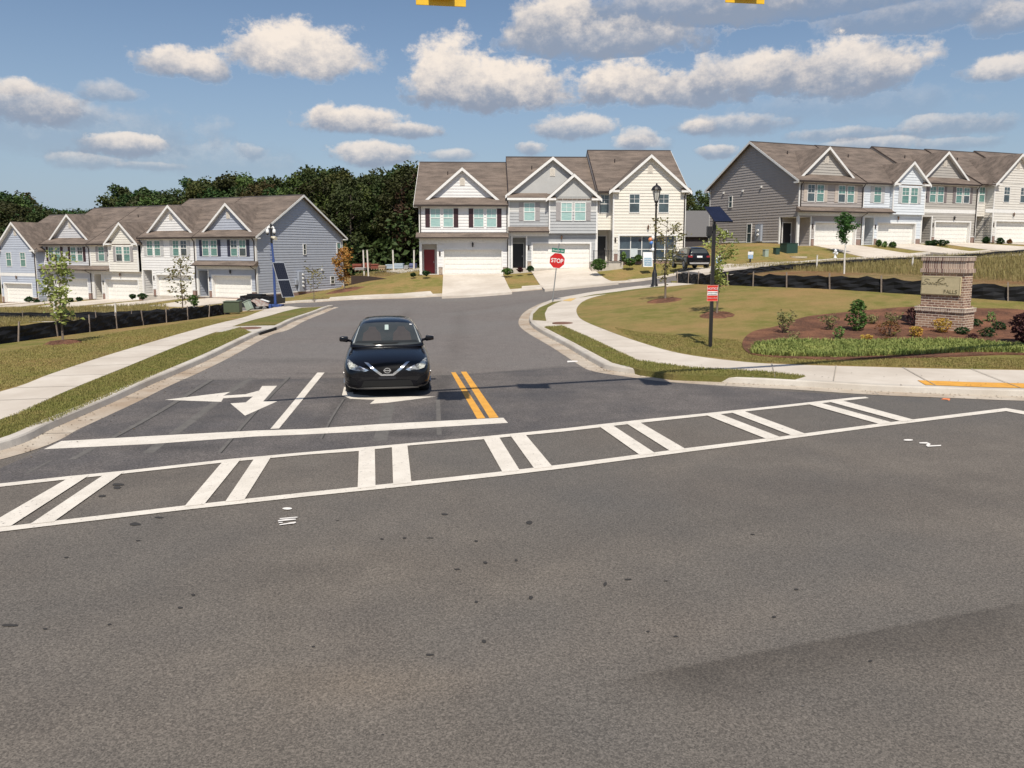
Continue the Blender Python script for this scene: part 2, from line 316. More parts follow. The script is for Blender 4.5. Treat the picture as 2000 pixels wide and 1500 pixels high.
def drape(name, poly, off, mat, cell=1.0, skirt=0.0, kind='structure', parent=None):
    """flat polygon (x, y) laid on the terrain at height off, cut on the terrain's own grid"""
    bm = bmesh.new(); P2 = [Vector((p[0], p[1], 0)) for p in poly]
    tris = tessellate_polygon([P2]); vs = [bm.verts.new(p) for p in P2]
    for t in tris:
        try: bm.faces.new([vs[k] for k in t])
        except ValueError: pass
    x0, x1 = min(p.x for p in P2), max(p.x for p in P2); y0, y1 = min(p.y for p in P2), max(p.y for p in P2)
    for ax, lo, hi in ((0, x0, x1), (1, y0, y1)):
        k = math.ceil(lo / cell)
        while k * cell < hi:
            co = Vector((k*cell, 0, 0)) if ax == 0 else Vector((0, k*cell, 0)); no = Vector((1, 0, 0)) if ax == 0 else Vector((0, 1, 0))
            bmesh.ops.bisect_plane(bm, geom=bm.verts[:] + bm.edges[:] + bm.faces[:], dist=1e-5, plane_co=co, plane_no=no); k += 1
    bmesh.ops.remove_doubles(bm, verts=bm.verts[:], dist=1e-4)
    for v in bm.verts: v.co.z = T(v.co.x, v.co.y) + off
    bmesh.ops.recalc_face_normals(bm, faces=bm.faces[:])
    if bm.faces and sum(f.normal.z for f in bm.faces) < 0: bmesh.ops.reverse_faces(bm, faces=bm.faces[:])
    if skirt:
        be = [e for e in bm.edges if e.is_boundary]; r = bmesh.ops.extrude_edge_only(bm, edges=be)
        for g in r['geom']:
            if isinstance(g, bmesh.types.BMVert): g.co.z -= skirt
    me = bpy.data.meshes.new(name); bm.to_mesh(me); bm.free(); me.materials.append(mat)
    o = bpy.data.objects.new(name, me); C.objects.link(o)
    if kind: o['kind'] = kind
    if parent: o.parent = parent
    return o
def PX(pts, off=0.0, n=0, closed=True):
    w = [Vector((u, v)) for u, v in pts]
    if n: w = smooth_line(w, n, closed)
    return [G(p[0], p[1], off) for p in w]
def ribbon(name, line, prof, mats, kind='structure', flip=False):
    """sweep a cross-section [(offset, height, material index)] along a line laid on the terrain"""
    mb = MB(); L_ = [Vector((p[0], p[1])) for p in line]; rows = []
    for i, p in enumerate(L_):
        t = (L_[min(i+1, len(L_)-1)] - L_[max(i-1, 0)]).normalized(); nrm = Vector((-t.y, t.x)) * (-1 if flip else 1)
        row = []
        for q in prof:
            c = p + nrm * q[0]; row.append((c.x, c.y, T(p.x, p.y) * .0 + T(c.x, c.y) + q[1]))
        rows.append(row)
    for i in range(len(rows) - 1):
        for k in range(len(prof) - 1):
            mb.cur = prof[k][2]; mb.face([rows[i][k], rows[i+1][k], rows[i+1][k+1], rows[i][k+1]])
    o = mb.build(name, mats); bm = bmesh.new(); bm.from_mesh(o.data); bmesh.ops.remove_doubles(bm, verts=bm.verts[:], dist=1e-4); bmesh.ops.recalc_face_normals(bm, faces=bm.faces[:])
    bm.to_mesh(o.data); bm.free()
    if kind: o['kind'] = kind
    return o
# ------------------------------------------------------------------ ground, roads, kerbs
m_asph = pmat('asphalt', (.112, .096, .081), .85, col2=(.138, .119, .100), scale=1.2, detail=14, col3=(.098, .090, .082), scale3=.16, bump=.06, bscale=110, bdist=.005, speck=.35, sscale=40, grain=100)
m_asph2 = pmat('asphalt side', (.132, .115, .105), .85, col2=(.158, .138, .126), scale=2, detail=12, col3=(.155, .142, .132), scale3=.12, bump=.1, bscale=90, bdist=.005, speck=.35, sscale=30, grain=75)
m_conc = pmat('concrete', (.47, .43, .38), .85, col2=(.55, .51, .455), scale=3, detail=10, col3=(.42, .37, .31), scale3=.5, bump=.2, bscale=70, speck=.1)
m_pan = pmat('gutter concrete', (.40, .335, .265), .88, col2=(.50, .44, .365), scale=2.2, detail=10, col3=(.33, .25, .18), scale3=.7, bump=.25, bscale=60, speck=.14)
m_walk = pmat('sidewalk concrete', (.54, .48, .41), .85, col2=(.60, .54, .47), scale=2.5, detail=9, col3=(.47, .41, .345), scale3=.35, bump=.15, bscale=70, speck=.06)
m_lawn = pmat('lawn grass', (.165, .158, .042), .95, col2=(.245, .195, .070), scale=1.7, detail=10, lo=.40, hi=.60, col3=(.30, .20, .085), scale3=.33, bump=.9, bscale=40, bdist=.04, speck=.4, spec=.15)
m_verge = pmat('verge grass', (.11, .13, .03), .95, col2=(.175, .16, .05), scale=3, detail=10, lo=.36, hi=.64, col3=(.20, .16, .06), scale3=.5, bump=.9, bscale=45, bdist=.04, speck=.4, spec=.15)
m_field = pmat('dry field', (.17, .14, .055), .95, col2=(.30, .21, .105), scale=1.1, detail=10, lo=.38, hi=.62, col3=(.22, .12, .06), scale3=.22, bump=1, bscale=18, bdist=.08, speck=.4, spec=.1)
m_mulch = pmat('mulch', (.17, .085, .055), .95, col2=(.095, .052, .038), scale=9, detail=8, col3=(.24, .115, .07), scale3=1.2, bump=1, bscale=30, bdist=.05, speck=.45, spec=.1)
m_paint = pmat('white paint', (.71, .655, .58), .7, col2=(.61, .56, .49), scale=3, detail=12, col3=(.22, .20, .18), scale3=26, lo3=.60, hi3=.72, bump=.2, bscale=90, speck=.12)
m_yel = pmat('yellow paint', (.72, .36, .05), .7, col2=(.60, .29, .045), scale=5, detail=10, col3=(.30, .19, .09), scale3=24, lo3=.60, hi3=.74, speck=.12)
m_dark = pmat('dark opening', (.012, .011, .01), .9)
m_rust = pmat('rusty iron', (.20, .10, .06), .8, col2=(.13, .07, .05), scale=20)

def ground():
    xs = [-3000, -1500, -700, -350, -200, -150] + list(gx) + [150, 200, 350, 700, 1500, 3000]
    ys = [-1500, -500, -200, -100, -60] + list(gy) + [220, 300, 500, 900, 1600, 3500]
    v = [(x, y, T(x, y) - .04) for x in xs for y in ys]; ny = len(ys)
    f = [(i*ny+j, (i+1)*ny+j, (i+1)*ny+j+1, i*ny+j+1) for i in range(len(xs)-1) for j in range(ny-1)]
    me = bpy.data.meshes.new('ground'); me.from_pydata([tuple(map(float, p)) for p in v], [], f); me.materials.append(m_field)
    o = bpy.data.objects.new('ground', me); C.objects.link(o); o['kind'] = 'structure'
ground()

# kerb lines (base of the kerb face), in photo pixels walked along the edge
KL_px = [(-420, 1080), (-180, 965), (0, 881), (105, 836.5), (210, 791), (297, 751), (350, 729), (420, 697), (504, 655), (546, 642), (595, 620), (628, 607.5), (640, 603), (646, 600.5)]
KR_px = [(1380, 549), (1240, 563.5), (1160, 574), (1097, 585.5), (1068, 594), (1045, 607), (1035, 620), (1036, 634), (1054, 649), (1105, 677), (1164, 712), (1189, 723), (1240, 731), (1315, 740.5), (1455, 749.5), (1560, 755), (1700, 764), (1850, 770), (2000, 775), (2400, 782)]
KL = [G(u, v, 0) for u, v in KL_px[2:]]
KL = [Vector((-13.5, 2.0)), Vector((-10.6, 5.8)), Vector((-8.6, 9.2))] + [Vector((p.x, p.y)) for p in KL] + [Vector((-11.2, 45.6)), Vector((-13.5, 46.6)), Vector((-22, 50.0)), Vector((-40, 58.5)), Vector((-60, 67.5))]
KR = [Vector((p.x, p.y)) for p in (G(u, v, 0) for u, v in KR_px)]
KR = [Vector((46, 60.5)), Vector((30, 56.5)), Vector((19, 54.0))] + KR + [Vector((34, 15.0)), Vector((60, 14.5))]
KLs = smooth_line(KL, 8); KRs = smooth_line(KR, 8)
kp = [(-.46, .007, 0), (-.02, .009, 1), (.0, .115, 1), (.02, .14, 1), (.17, .145, 1), (.175, .0, 1)]
ribbon('kerb', KLs, kp, [m_pan, m_conc]); ribbon('kerb', KRs, kp, [m_pan, m_conc])
# asphalt: main road, side road, cross street
def offs(line, d):
    out = []
    for i, p in enumerate(line):
        t = (line[min(i+1, len(line)-1)] - line[max(i-1, 0)]).normalized(); out.append(p + Vector((-t.y, t.x)) * d)
    return out
main = [(-80, -16), (80, -16), (80, 14.5), (34, 15.0)] + [(20, 15.2), (13, 15.3), (9, 15.6), (5, 16.9), (-8.6, 17.5), (-8.6, 14), (-9.5, 10.5), (-12.5, 6.5), (-15.5, 3), (-30, 1.0), (-80, 0)]
drape('road', main, 0, m_asph, 1.0)
KFpx = [(300, 606), (560, 592.5), (640, 588), (760, 582.5), (865, 577.5), (1000, 569), (1100, 561), (1180, 554), (1275, 546), (1330, 541)]
KF = [Vector((p.x, p.y)) for p in (G(u, v, 0) for u, v in KFpx[1:-1])]
KF = [Vector((-60, 75.5)), Vector((-40, 66.3)), Vector((-24, 59.4))] + KF + [Vector((18.8, 60.2)), Vector((23, 61.7)), Vector((30.3, 65.2)), Vector((42, 70.2)), Vector((60, 77))]
KFs = smooth_line(KF, 6)
side = [(p.x, p.y) for p in offs(KLs, .18)[16:]] + [(p.x, p.y) for p in reversed(offs(KFs, -.18))][::-1] 
side = [(p.x, p.y) for p in offs(KLs, .1)[26:]] + [(p.x, p.y) for p in offs(KFs, .1)] + [(p.x, p.y) for p in offs(KRs, .1) if p.y > 16.6]
drape('side_road', side, .004, m_asph2, 1.0)
ribbon('kerb', KFs, kp, [m_pan, m_conc], flip=False)

def sheet(name, pts, off, mat, n=0, skirt=.2, po=None): return drape(name, PX(pts, off if po is None else po, n), off, mat, 1.0, skirt)
# lawns: left
klp = offs(KLs, .17); krp = offs(KRs, .17); kfp = offs(KFs, .17)
walkL_out = [G(u, v, .14) for u, v in [(455, 626.5), (542, 598.5), (575, 596)]]
inL = [Vector((p.x, p.y)) for p in [G(u, v, .14) for u, v in [(0, 765), (100, 730), (206, 695), (330, 658), (455, 625), (520, 604), (560, 597.5)]]]
outL = [Vector((p.x, p.y)) for p in [G(u, v, .14) for u, v in [(0, 819), (120, 768), (250, 715), (385, 661), (470, 632), (545, 611), (590, 601)]]]
inL = [Vector((-12.5, 8.5)), Vector((-11, 12))] + inL; outL = [Vector((-11.3, 7.3)), Vector((-9.5, 10.4))] + outL
inLs, outLs = smooth_line(inL, 5), smooth_line(outL, 5)
drape('sidewalk', [(p.x, p.y) for p in inLs] + [(p.x, p.y) for p in reversed(outLs)], .142, m_walk, 1.0, .15)
lawnL = [(p.x, p.y) for p in inLs] + [(-14, 46.4), (-16.2, 46.5), (-16.6, 40), (-17, 30), (-17.5, 20), (-18.5, 12), (-15, 8)]
drape('lawn', lawnL, .125, m_lawn, 1.0, .25)
# verge strips left (two pieces either side of the storm inlet slab)
v1 = [(p.x, p.y) for p in klp if p.y < G(493, 647, .14).y and p.y > 9]; v1b = [(p.x, p.y) for p in reversed(outLs) if p.y < G(430, 644, .14).y and p.y > 9.5]
drape('verge', v1 + v1b, .135, m_verge, 1.0, .2)
yv2 = G(520, 634, .14).y
drape('verge', [(p.x, p.y) for p in klp if yv2 < p.y < 45.5 and p.x > -13] + [(p.x, p.y) for p in reversed(outLs) if p.y > yv2 - 1], .135, m_verge, 1.0, .2)
a0, a1 = G(455, 652, .14), G(545, 625, .14)
slab = [(p.x, p.y) for p in klp if v1[-1][1] - .3 < p.y < yv2 + .3] + [(p.x, p.y) for p in reversed(outLs) if v1b[0][1] - .3 < p.y < yv2 + .2]
drape('sidewalk', slab, .139, m_conc, 1.0, .15)
drape('lawn', [(-13.6, 46.9), (-16, 47.9), (-20, 49.6), (-40, 58.8), (-60, 67.9), (-60, 66), (-40, 56), (-20.5, 46.5), (-16.2, 46.4), (-14, 46.3)], .1, m_lawn, 1.0, .2)
# right side
inR = [(1420, 549), (1330, 557), (1240, 566), (1200, 571.5), (1160, 580), (1138, 589), (1127, 601), (1127, 612), (1137, 624), (1173, 640), (1245, 666), (1332, 690), (1455, 706), (1560, 711.5), (1700, 715.5), (1850, 719.5), (2000, 722), (2300, 728)]
inRs = [Vector((p.x, p.y)) for p in PX(inR, .15, 5, False)] + [Vector((45, 18.5))]
drape('sidewalk', [(p.x, p.y) for p in inRs] + [(p.x, p.y) for p in reversed(krp) if p.y < 48 and p.x < 44], .14, m_walk, 1.0, .15)
lawnR = [(p.x, p.y) for p in inRs] + [(45, 30), (30, 27.5), (19.2, 28), (15.5, 31.5), (11.6, 35), (10.3, 38.8), (9.6, 46), (10, 48.5)]
drape('lawn', lawnR, .145, m_lawn, 1.0, .25)
sheet('verge', [(1040, 625), (1041, 613), (1053, 601), (1079, 589.5), (1098, 587), (1084, 592.5), (1070, 600), (1064, 612), (1067, 626.5)], .146, m_verge, 0)
sheet('verge', [(1063, 639), (1098, 636.5), (1157, 662), (1245, 704), (1350, 718), (1490, 725.5), (1574, 734.5), (1553, 741), (1490, 737.5), (1315, 731), (1250, 722), (1196, 708), (1122, 669)], .147, m_verge, 0)
sheet('verge', [(1130, 581), (1160, 575), (1240, 564.5), (1300, 558), (1300, 560.5), (1240, 567), (1160, 577)], .146, m_verge, 0)
# centre and far lawns beyond the far kerb
lc = [(p.x, p.y) for p in kfp if -23 < p.x < 18]
drape('lawn', lc + [(18.5, 64), (20, 70), (18, 82), (16, 82), (16, 66.2), (6, 65.6), (-8, 65.0), (-8.2, 78), (-17.5, 86), (-18, 76), (-22.5, 69), (-25, 62)], .12, m_lawn, 1.0, .2)
drape('lawn', [(p.x, p.y) for p in kfp if p.x > 17] + [(60, 84), (41, 76.6), (25.6, 69.8), (20, 84), (18.4, 82), (20, 70), (18.5, 64)], .12, m_lawn, 1.0, .2)
drape('lawn', [(p.x, p.y) for p in kfp if -60 < p.x < -23] + [(-23.5, 71.5), (-45, 81.5), (-62, 89)], .10, m_lawn, 1.0, .2)
# walk along far kerb and driveways of the centre row
kw1, kw2 = offs(KFs, .75), offs(KFs, 1.95)
def seg(l, a, b): return [(p.x, p.y) for p in l if a <= p.x <= b]
for a, b in ((-14, -5.6), (0.3, 3.6), (8.6, 18)):
    q = seg(offs(KFs, .2), a, b) + seg(offs(KFs, 1.2), a, b)[::-1]
    if len(q) > 3: drape('sidewalk', q, .155, m_walk, 1.0, .1)
def drive(pts, off=.16): return drape('driveway', PX(pts, .14), off, m_walk, 1.0, .2)
def cdrive(u0, k, x0, x1, low):
    A_ = at(820.5, 535, 65.0); c, s_ = math.cos(R(2.3)), math.sin(R(2.3)); top = [(A_.x + c*(x + k*7.45) - s_*(-.03), A_.y + s_*(x + k*7.45) + c*(-.03)) for x in (x0, x1)]
    drape('driveway', top + [(G(*q, .14).x, G(*q, .14).y) for q in low], .17, m_walk, 1.0, .3)
cdrive(0, 0, 1.95, 6.95, [(1000, 571), (863, 579.5)]); cdrive(0, 1, 1.95, 7.0, [(1208, 552), (1064, 566)])
# tactile strips and utility covers
drape('tactile_paving', [(p.x, p.y) for p in offs(KRs, .19) if 8.6 < p.x < 20 and p.y < 17] + [(p.x, p.y) for p in reversed(offs(KRs, .78)) if 8.8 < p.x < 20 and p.y < 17], .150, m_yel, 1.0)
sheet('tactile_paving', [(1099, 587), (1113, 582.5), (1125, 582.5), (1115, 588)], .152, pmat('worn yellow', (.62, .42, .16), .8), 0, .01)
drape('mulch_bed', PX([(1451, 666), (1472, 648), (1514, 639), (1568, 621), (1610, 615), (1670, 609), (1784, 600), (1910, 603), (2010, 608), (2100, 640), (2060, 690), (1960, 692), (1850, 697), (1760, 699), (1640, 702.5), (1560, 701), (1480, 695), (1455, 685)], .16, 4), .185, m_mulch, 1.0, .2)
def disc(name, c, r, off, mat, h=.02, seg_=20, squash=1, kind='structure', cat=None, label=None, group=None):
    mb = MB(); mb.lathe([(r, -.1), (r, h), (r*.85, h + .001)], 0, 0, seg_, 0, 1, squash); o = mb.build(name, mat, loc=(c.x, c.y, T(c.x, c.y) + off))
    if cat: tag(o, label, cat, group)
    else: o['kind'] = kind
    return o
disc('manhole_cover', G(488, 641.5, .14), .42, .15, m_rust, .012, cat='manhole cover', label='rusty round manhole cover in the left sidewalk slab')
disc('manhole_cover', G(1099, 631.5, .14), .40, .15, m_rust, .012, cat='manhole cover', label='rusty round manhole cover in the curved right sidewalk')
# kerb inlets
def inlet(p, q, lab):
    a, b = G(*p), G(*q); t = (b - a).normalized(); nrm = Vector((-t.y, t.x, 0)); L_ = (Vector((b.x-a.x, b.y-a.y))).length
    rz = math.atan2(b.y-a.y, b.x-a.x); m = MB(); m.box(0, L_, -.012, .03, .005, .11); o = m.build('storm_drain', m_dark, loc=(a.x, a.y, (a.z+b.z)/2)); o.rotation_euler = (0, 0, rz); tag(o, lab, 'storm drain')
inlet((508, 655), (540, 645), 'dark kerb inlet opening in the left kerb'); inlet((1036, 634), (1053, 648), 'dark kerb inlet opening at the curved right kerb')

# ------------------------------------------------------------------ road markings
def mark(name, pts, mat=m_paint, off=.010): return drape(name, PX(pts, .008), off, mat, 1.0)
def pxline(pts, w, name, mat, off):
    L_ = smooth_line([Vector((G(*p).x, G(*p).y)) for p in pts], 4); a, b = offs(L_, w/2), offs(L_, -w/2)
    return drape(name, [(p.x, p.y) for p in a] + [(p.x, p.y) for p in reversed(b)], off, mat, 1.0)
TL_ = [(-300, 977), (0, 944.5), (135, 930), (243, 919.5), (450, 896.5), (600, 883), (764, 869), (950, 852), (1100, 837), (1250, 820), (1375, 807.5), (1500, 794.5), (1670, 776), (1690, 775)]
TLb = [(1697, 777.5), (1500, 799), (1250, 826), (1170, 835), (1100, 843), (944, 858), (795, 870.6), (701, 881), (600, 888), (450, 902), (243, 925), (135, 936), (0, 951), (-300, 985)]
mark('crosswalk_line', TL_ + TLb)
mark('crosswalk_line', [(-300, 1062), (0, 1029.5), (105, 1017.6), (360, 987.6), (600, 961.5), (768, 944), (980, 921), (1100, 907), (1340, 875.5), (1500, 856), (1720, 827), (1965, 797), (2000, 803), (2200, 842), (2200, 850), (2000, 809.5), (1965, 803), (1720, 833), (1500, 862.5), (1340, 883), (1100, 915), (980, 929.5), (768, 952.5), (600, 969.6), (360, 996), (105, 1026), (0, 1038.6), (-300, 1072)])
BARS = [[(136,933),(174,929),(21,1028),(-39,1034)],[(207,925),(243,921.5),(105,1019.6),(58,1025)],
 [(436.5,900),(471,896.5),(399,985.5),(360,990)],[(498,894),(531,890.5),(477,977),(439.5,981)],
 [(701,878),(732,875),(733.4,951),(698.6,955)],[(765.5,872),(795.5,868.6),(803.6,943.5),(768,947)],
 [(944,856),(974,853),(1015.4,919.5),(981.5,923)],[(996.5,850.5),(1025,847.5),(1079,912),(1043.6,916)],
 [(1170,833),(1195,830),(1280.5,886),(1251,890)],[(1221,826),(1246,823),(1340,878),(1310,882)],
 [(1377.5,810.5),(1402.5,807.5),(1525,854.5),(1497.5,858)],[(1426,805),(1449,802),(1574,848),(1547.5,851.5)],
 [(1576,789),(1600,786.5),(1744,826),(1719,829)],[(1617.5,784.5),(1642.5,782),(1787.5,821),(1762.5,824)]]
for b in BARS: mark('crosswalk_bar', b, off=.014)
mark('stop_line', [(120,861.6),(300,851.4),(500,841),(600,838),(749,828),(983,816),(992,826),(749,841),(600,848.5),(500,852.6),(300,867),(85.5,877.5)])
mark('lane_line', [(620,728),(634,728),(545,837.5),(528,838.5)], off=.014)
mark('turn_arrow', [(322,781),(450,765.5),(436,773),(480,770),(506,763),(512,754),(541,753.6),(514,784),(541.5,784),(478.5,812),(450,788),(480,786),(494,774.5),(436,778),(432,785)])
mark('turn_arrow', [(672,756),(690,756),(690,770),(740,775),(765,774),(851,774.6),(758,786.5),(722,789),(732,781),(684,779),(668,772)])
mark('centre_line', [(881,727.3),(889.8,727),(948,817),(932,818)], m_yel); mark('centre_line', [(900,726),(911,726),(974,815.5),(956,816.5)], m_yel)
m_q = pmat('queue lane asphalt', (.098, .086, .080), .85, col2=(.128, .113, .105), scale=2.2, detail=12, col3=(.072, .066, .066), scale3=.5, bump=.1, bscale=90, bdist=.005, speck=.4, sscale=30, grain=80)
drape('road', PX([(350,743),(500,741),(700,738),(880,733),(1000,725),(1120,716),(1166,721),(1240,735),(1315,747),(1455,759),(1690,774),(1375,808),(1100,838),(764,870),(450,898),(0,946),(0,915),(60,888),(115,861),(250,790)], .004), .0062, m_q, 1.0)
for pts in ([(600,836),(640,770),(690,700),(740,660)], [(860,846),(862,800),(866,740),(880,690)], [(500,862),(430,840),(520,770)]): pass
m_skid = pmat('tyre dark asphalt', (.055, .05, .047), .8, col2=(.075, .069, .064), scale=3, speck=.35, bscale=90)
m_seal = pmat('pale seam', (.135, .125, .115), .9, col2=(.10, .092, .085), scale=5, speck=.3, bscale=80)
for pts, w in (([(413,742),(360,775),(290,817),(215,858),(140,898)], .10), ([(492,738),(440,772),(380,818),(320,862),(290,885)], .16), ([(565,736),(520,782),(478,828),(430,884)], .07), ([(672,780),(650,815),(628,858)], .06), ([(760,790),(750,830),(742,862)], .22), ([(855,776),(856,800),(858,850)], .08), ([(290,742),(500,740),(660,737),(880,733),(1100,716)], .05), ([(100,900),(52,925)], .05)):
    pxline(pts, w, 'road_seam', m_seal, .0078)
m_crack = pmat('crack', (.035, .032, .03), .9)
for pts, w in (([(416,744),(363,777),(293,819),(218,860)], .025), ([(567,738),(522,784),(480,830),(432,886)], .02), ([(674,780),(652,815),(630,858)], .02)):
    pxline(pts, w, 'road_seam', m_crack, .0085)
for k, (u, v, w, h) in enumerate([(263,1023,15,3.5),(230,946,14,3),(229,952,9,3),(892,1111,7,1.5),(948,1098,5,2.4),(1008,1094,4,2.5),(930,1175,4,3),(1037,1166,5,4),(1182,1140,4,5),(1226,1131,9,2),(839,1278,9,2),(946,1252,5,4),(1512,1204,5,2),(377,1161,5,2),(88,1227,5,2),(20,1220,20,3),(1034,1020,8,4),(352,1186,6,2),(868,1004,8,2),(1555,1150,5,2),(1320,1242,5,2),(790,1050,5,1.5),(270,1055,6,1.5),(840,1050,8,1),(930,1056,4,2),(200,968,10,2),(310,1010,10,2),(130,1088,5,2),(612,1262,4,1.5),(1700,1290,5,2)]):
    mark('tar_spot', [(u + w*math.cos(a)*random.uniform(.7, 1.1), v + h*math.sin(a)*random.uniform(.6, 1.2)) for a in [i*math.pi/4 for i in range(8)]], m_crack, .006)
rl = random.Random(91)
for k in range(16):
    u, v = rl.uniform(60, 1900), rl.uniform(1000, 1490); w = rl.uniform(2, 5); h = rl.uniform(.8, 2)
    mark('tar_spot', [(u + w*math.cos(a)*rl.uniform(.6, 1.1), v + h*math.sin(a)*rl.uniform(.5, 1.2)) for a in [i*math.pi/3 for i in range(6)]], m_crack if k % 3 else m_seal, .006)
# survey paint
m_spray = pmat('spray paint', (.78, .74, .70), .8)
for (u, v, w, h) in ((561, 993.8, 9.5, 2.3), (1774, 859.8, 9.5, 1.6), (1334, 707, 10, 2)):
    mark('survey_mark', [(u + w*math.cos(a), v + h*math.sin(a)) for a in [i*math.pi/6 for i in range(12)]], m_spray, .013)
for q in ([(546,1013),(566,1011),(581,1010),(581,1011.5),(566,1012.7),(547,1014.6)], [(543,1017),(560,1014),(577,1013.6),(578,1015.6),(562,1017.2),(543,1019)], [(544,1020.6),(552,1020),(552,1021.6),(544,1022.2)], [(545,1025),(560,1022.6),(566,1021),(577,1019.6),(578.5,1021.5),(574,1023.2),(562,1024.2),(547,1026.4)],
          [(1795,864.5),(1810,864),(1818,867.5),(1815,870.5),(1838,869.5),(1838,871.5),(1812,873),(1808,870),(1812,867),(1796,866.5)], [(1108,705),(1128,704.5),(1128,707),(1108,708)]):
    mark('survey_mark', q, m_spray, .013)
mark('survey_mark', [(1843,777.5),(1856,778.5),(1854,783),(1850,780.5),(1838,780)], pmat('orange spray', (.8, .25, .1), .8), .009)
# road wear: dark patch on main road
m_patch = pmat('older asphalt', (.098, .088, .077), .85, col2=(.122, .110, .097), scale=2.2, detail=10, speck=.8, bscale=110, sscale=75)

g_ = lambda u, v: (G(u, v).x, G(u, v).y)
features(m_asph, [('band', g_(1130, 1345), g_(2060, 1168), .05, .55, (.62, .60, .58), .75), ('band', g_(1230, 1340), g_(2100, 1215), .3, .8, (.82, .80, .78), .5), ('blob', g_(700, 1330), 1.1, .35, (1.25, 1.18, 1.08), .5), ('blob', g_(1550, 960), 3.0, 1.1, (.80, .80, .82), .7), ('blob', g_(300, 930), 1.6, .5, (.75, .74, .74), .6),
  ('band', g_(-100, 1200), g_(2100, 930), .8, .8, (.90, .90, .90), .6), ('band', g_(200, 1480), g_(2100, 1060), .5, .5, (1.12, 1.1, 1.08), .7), ('blob', g_(1000, 1100), 2.5, 1.2, (1.1, 1.08, 1.05), .6)])
features(m_q, [('band', g_(750, 700), g_(590, 870), .28, .28, (.72, .72, .72), .8), ('band', g_(870, 700), g_(862, 870), .28, .28, (.72, .72, .72), .8), ('band', g_(520, 735), g_(330, 880), .28, .28, (.75, .75, .75), .7), ('band', g_(430, 738), g_(170, 890), .25, .25, (.78, .78, .78), .7),
  ('blob', g_(800, 848), 1.0, .3, (.6, .6, .6), .9), ('blob', g_(330, 875), 1.3, .35, (.68, .68, .68), .9), ('blob', g_(400, 830), .8, .5, (1.3, 1.3, 1.3), .7), ('blob', g_(620, 790), .8, 1.4, (1.2, 1.18, 1.15), .6)])
features(m_asph2, [('band', g_(800, 600), g_(735, 735), .5, .5, (.82, .81, .80), .7), ('band', g_(900, 600), g_(885, 735), .5, .5, (.84, .83, .82), .7), ('blob', g_(560, 705), 2.6, .7, (.72, .72, .72), .8), ('blob', g_(640, 730), 2.2, .25, (.7, .7, .7), .8), ('band', g_(700, 620), g_(1250, 562), 1.2, 1.2, (.9, .88, .87), .6), ('blob', g_(1090, 640), 1.2, 2.2, (1.12, 1.06, 1.0), .7)])

m_joint = pmat('joint', (.34, .30, .25), .9)
def joints(la, lb, step, ymax, off, w=.022):
    acc = 0; mb = MB()
    for i in range(1, len(la)):
        d = (la[i]-la[i-1]).length; acc += d
        while acc > step:
            acc -= step; p = la[i].lerp(la[i-1], acc/d if d else 0)
            q = min(((lb[k].lerp(lb[k+1], t/4)) for k in range(len(lb)-1) for t in range(4)), key=lambda z: (z-p).length)
            if p.y > ymax or (q-p).length > 2.6: continue
            t = (q-p).normalized(); n_ = Vector((-t.y, t.x))*w/2; m = 4; pr = None
            for k in range(m+1):
                c = p.lerp(q, k/m); r = [((c+n_).x, (c+n_).y, T((c+n_).x, (c+n_).y) + off), ((c-n_).x, (c-n_).y, T((c-n_).x, (c-n_).y) + off)]
                if pr: mb.face([pr[0], r[0], r[1], pr[1]])
                pr = r
    o = mb.build('sidewalk_joints', m_joint); o['kind'] = 'structure'
joints(inLs, outLs, 1.5, 44, .152); joints(inRs, krp, 1.5, 50, .158)
joints(offs(KLs, .175), offs(KLs, .03), 3.0, 60, .152, .02); joints(offs(KRs, .175), offs(KRs, .03), 3.0, 60, .152, .02); joints(offs(KLs, -.03), offs(KLs, -.455), 3.0, 60, .0135, .02); joints(offs(KRs, -.03), offs(KRs, -.455), 3.0, 60, .0135, .02)
# ------------------------------------------------------------------ townhouses
m_shing = pmat('roof shingles', (.144, .116, .098), .92, col2=(.098, .078, .066), scale=1.6, stretch=(1, 3.5, 3.5), detail=12, lo=.36, hi=.64, col3=(.19, .15, .125), scale3=.5, bump=.7, bscale=14, bdist=.02, speck=.35, spec=.2)
m_trim = pmat('white trim', (.78, .77, .75), .55)
m_garage = pmat('garage door white', (.82, .80, .75), .5)
m_gut = pmat('dark gutter', (.035, .024, .020), .45)
m_brick = brickmat('town brick', (.30, .15, .11), (.20, .10, .08), (.42, .36, .32))
m_stone = brickmat('stone pier', (.42, .33, .25), (.27, .19, .14), (.5, .45, .4), .3, .12)
m_pane = pmat('green glass', (.15, .27, .24), .12, spec=.9, col2=(.09, .20, .18), scale=1.3, stretch=(1, 1, 14), lo=.45, hi=.55)
m_paned = pmat('dark glass', (.035, .045, .05), .06, spec=1, col2=(.07, .10, .11), scale=1.5)
m_panet = pmat('blind glass', (.36, .52, .49), .15, spec=.8, col2=(.28, .44, .42), scale=1.5, stretch=(1, 1, 14), lo=.45, hi=.55)
m_black = pmat('black paint', (.018, .018, .02), .4); m_red = pmat('red door paint', (.25, .012, .015), .4)
def sid(name, c): return pmat('siding ' + name, c, .6, col2=tuple(x * .93 for x in c), scale=2, detail=6)
def shut(name, c): return pmat('shutter ' + name, c, .5)
def lap(mb, pf, f0, f1, z0, z1, e=.25):
    z = z0
    while z < z1 - 1e-3:
        zt = min(z + e, z1); b0, b1, t0, t1 = f0(z), f1(z), f0(zt), f1(zt)
        if b1 - b0 > .02:
            mb.face([pf(b0, .036, z), pf(b1, .036, z), pf(t1, .003, zt), pf(t0, .003, zt)])
            mb.face([pf(b0, 0, z), pf(b1, 0, z), pf(b1, .036, z), pf(b0, .036, z)])
        z = zt
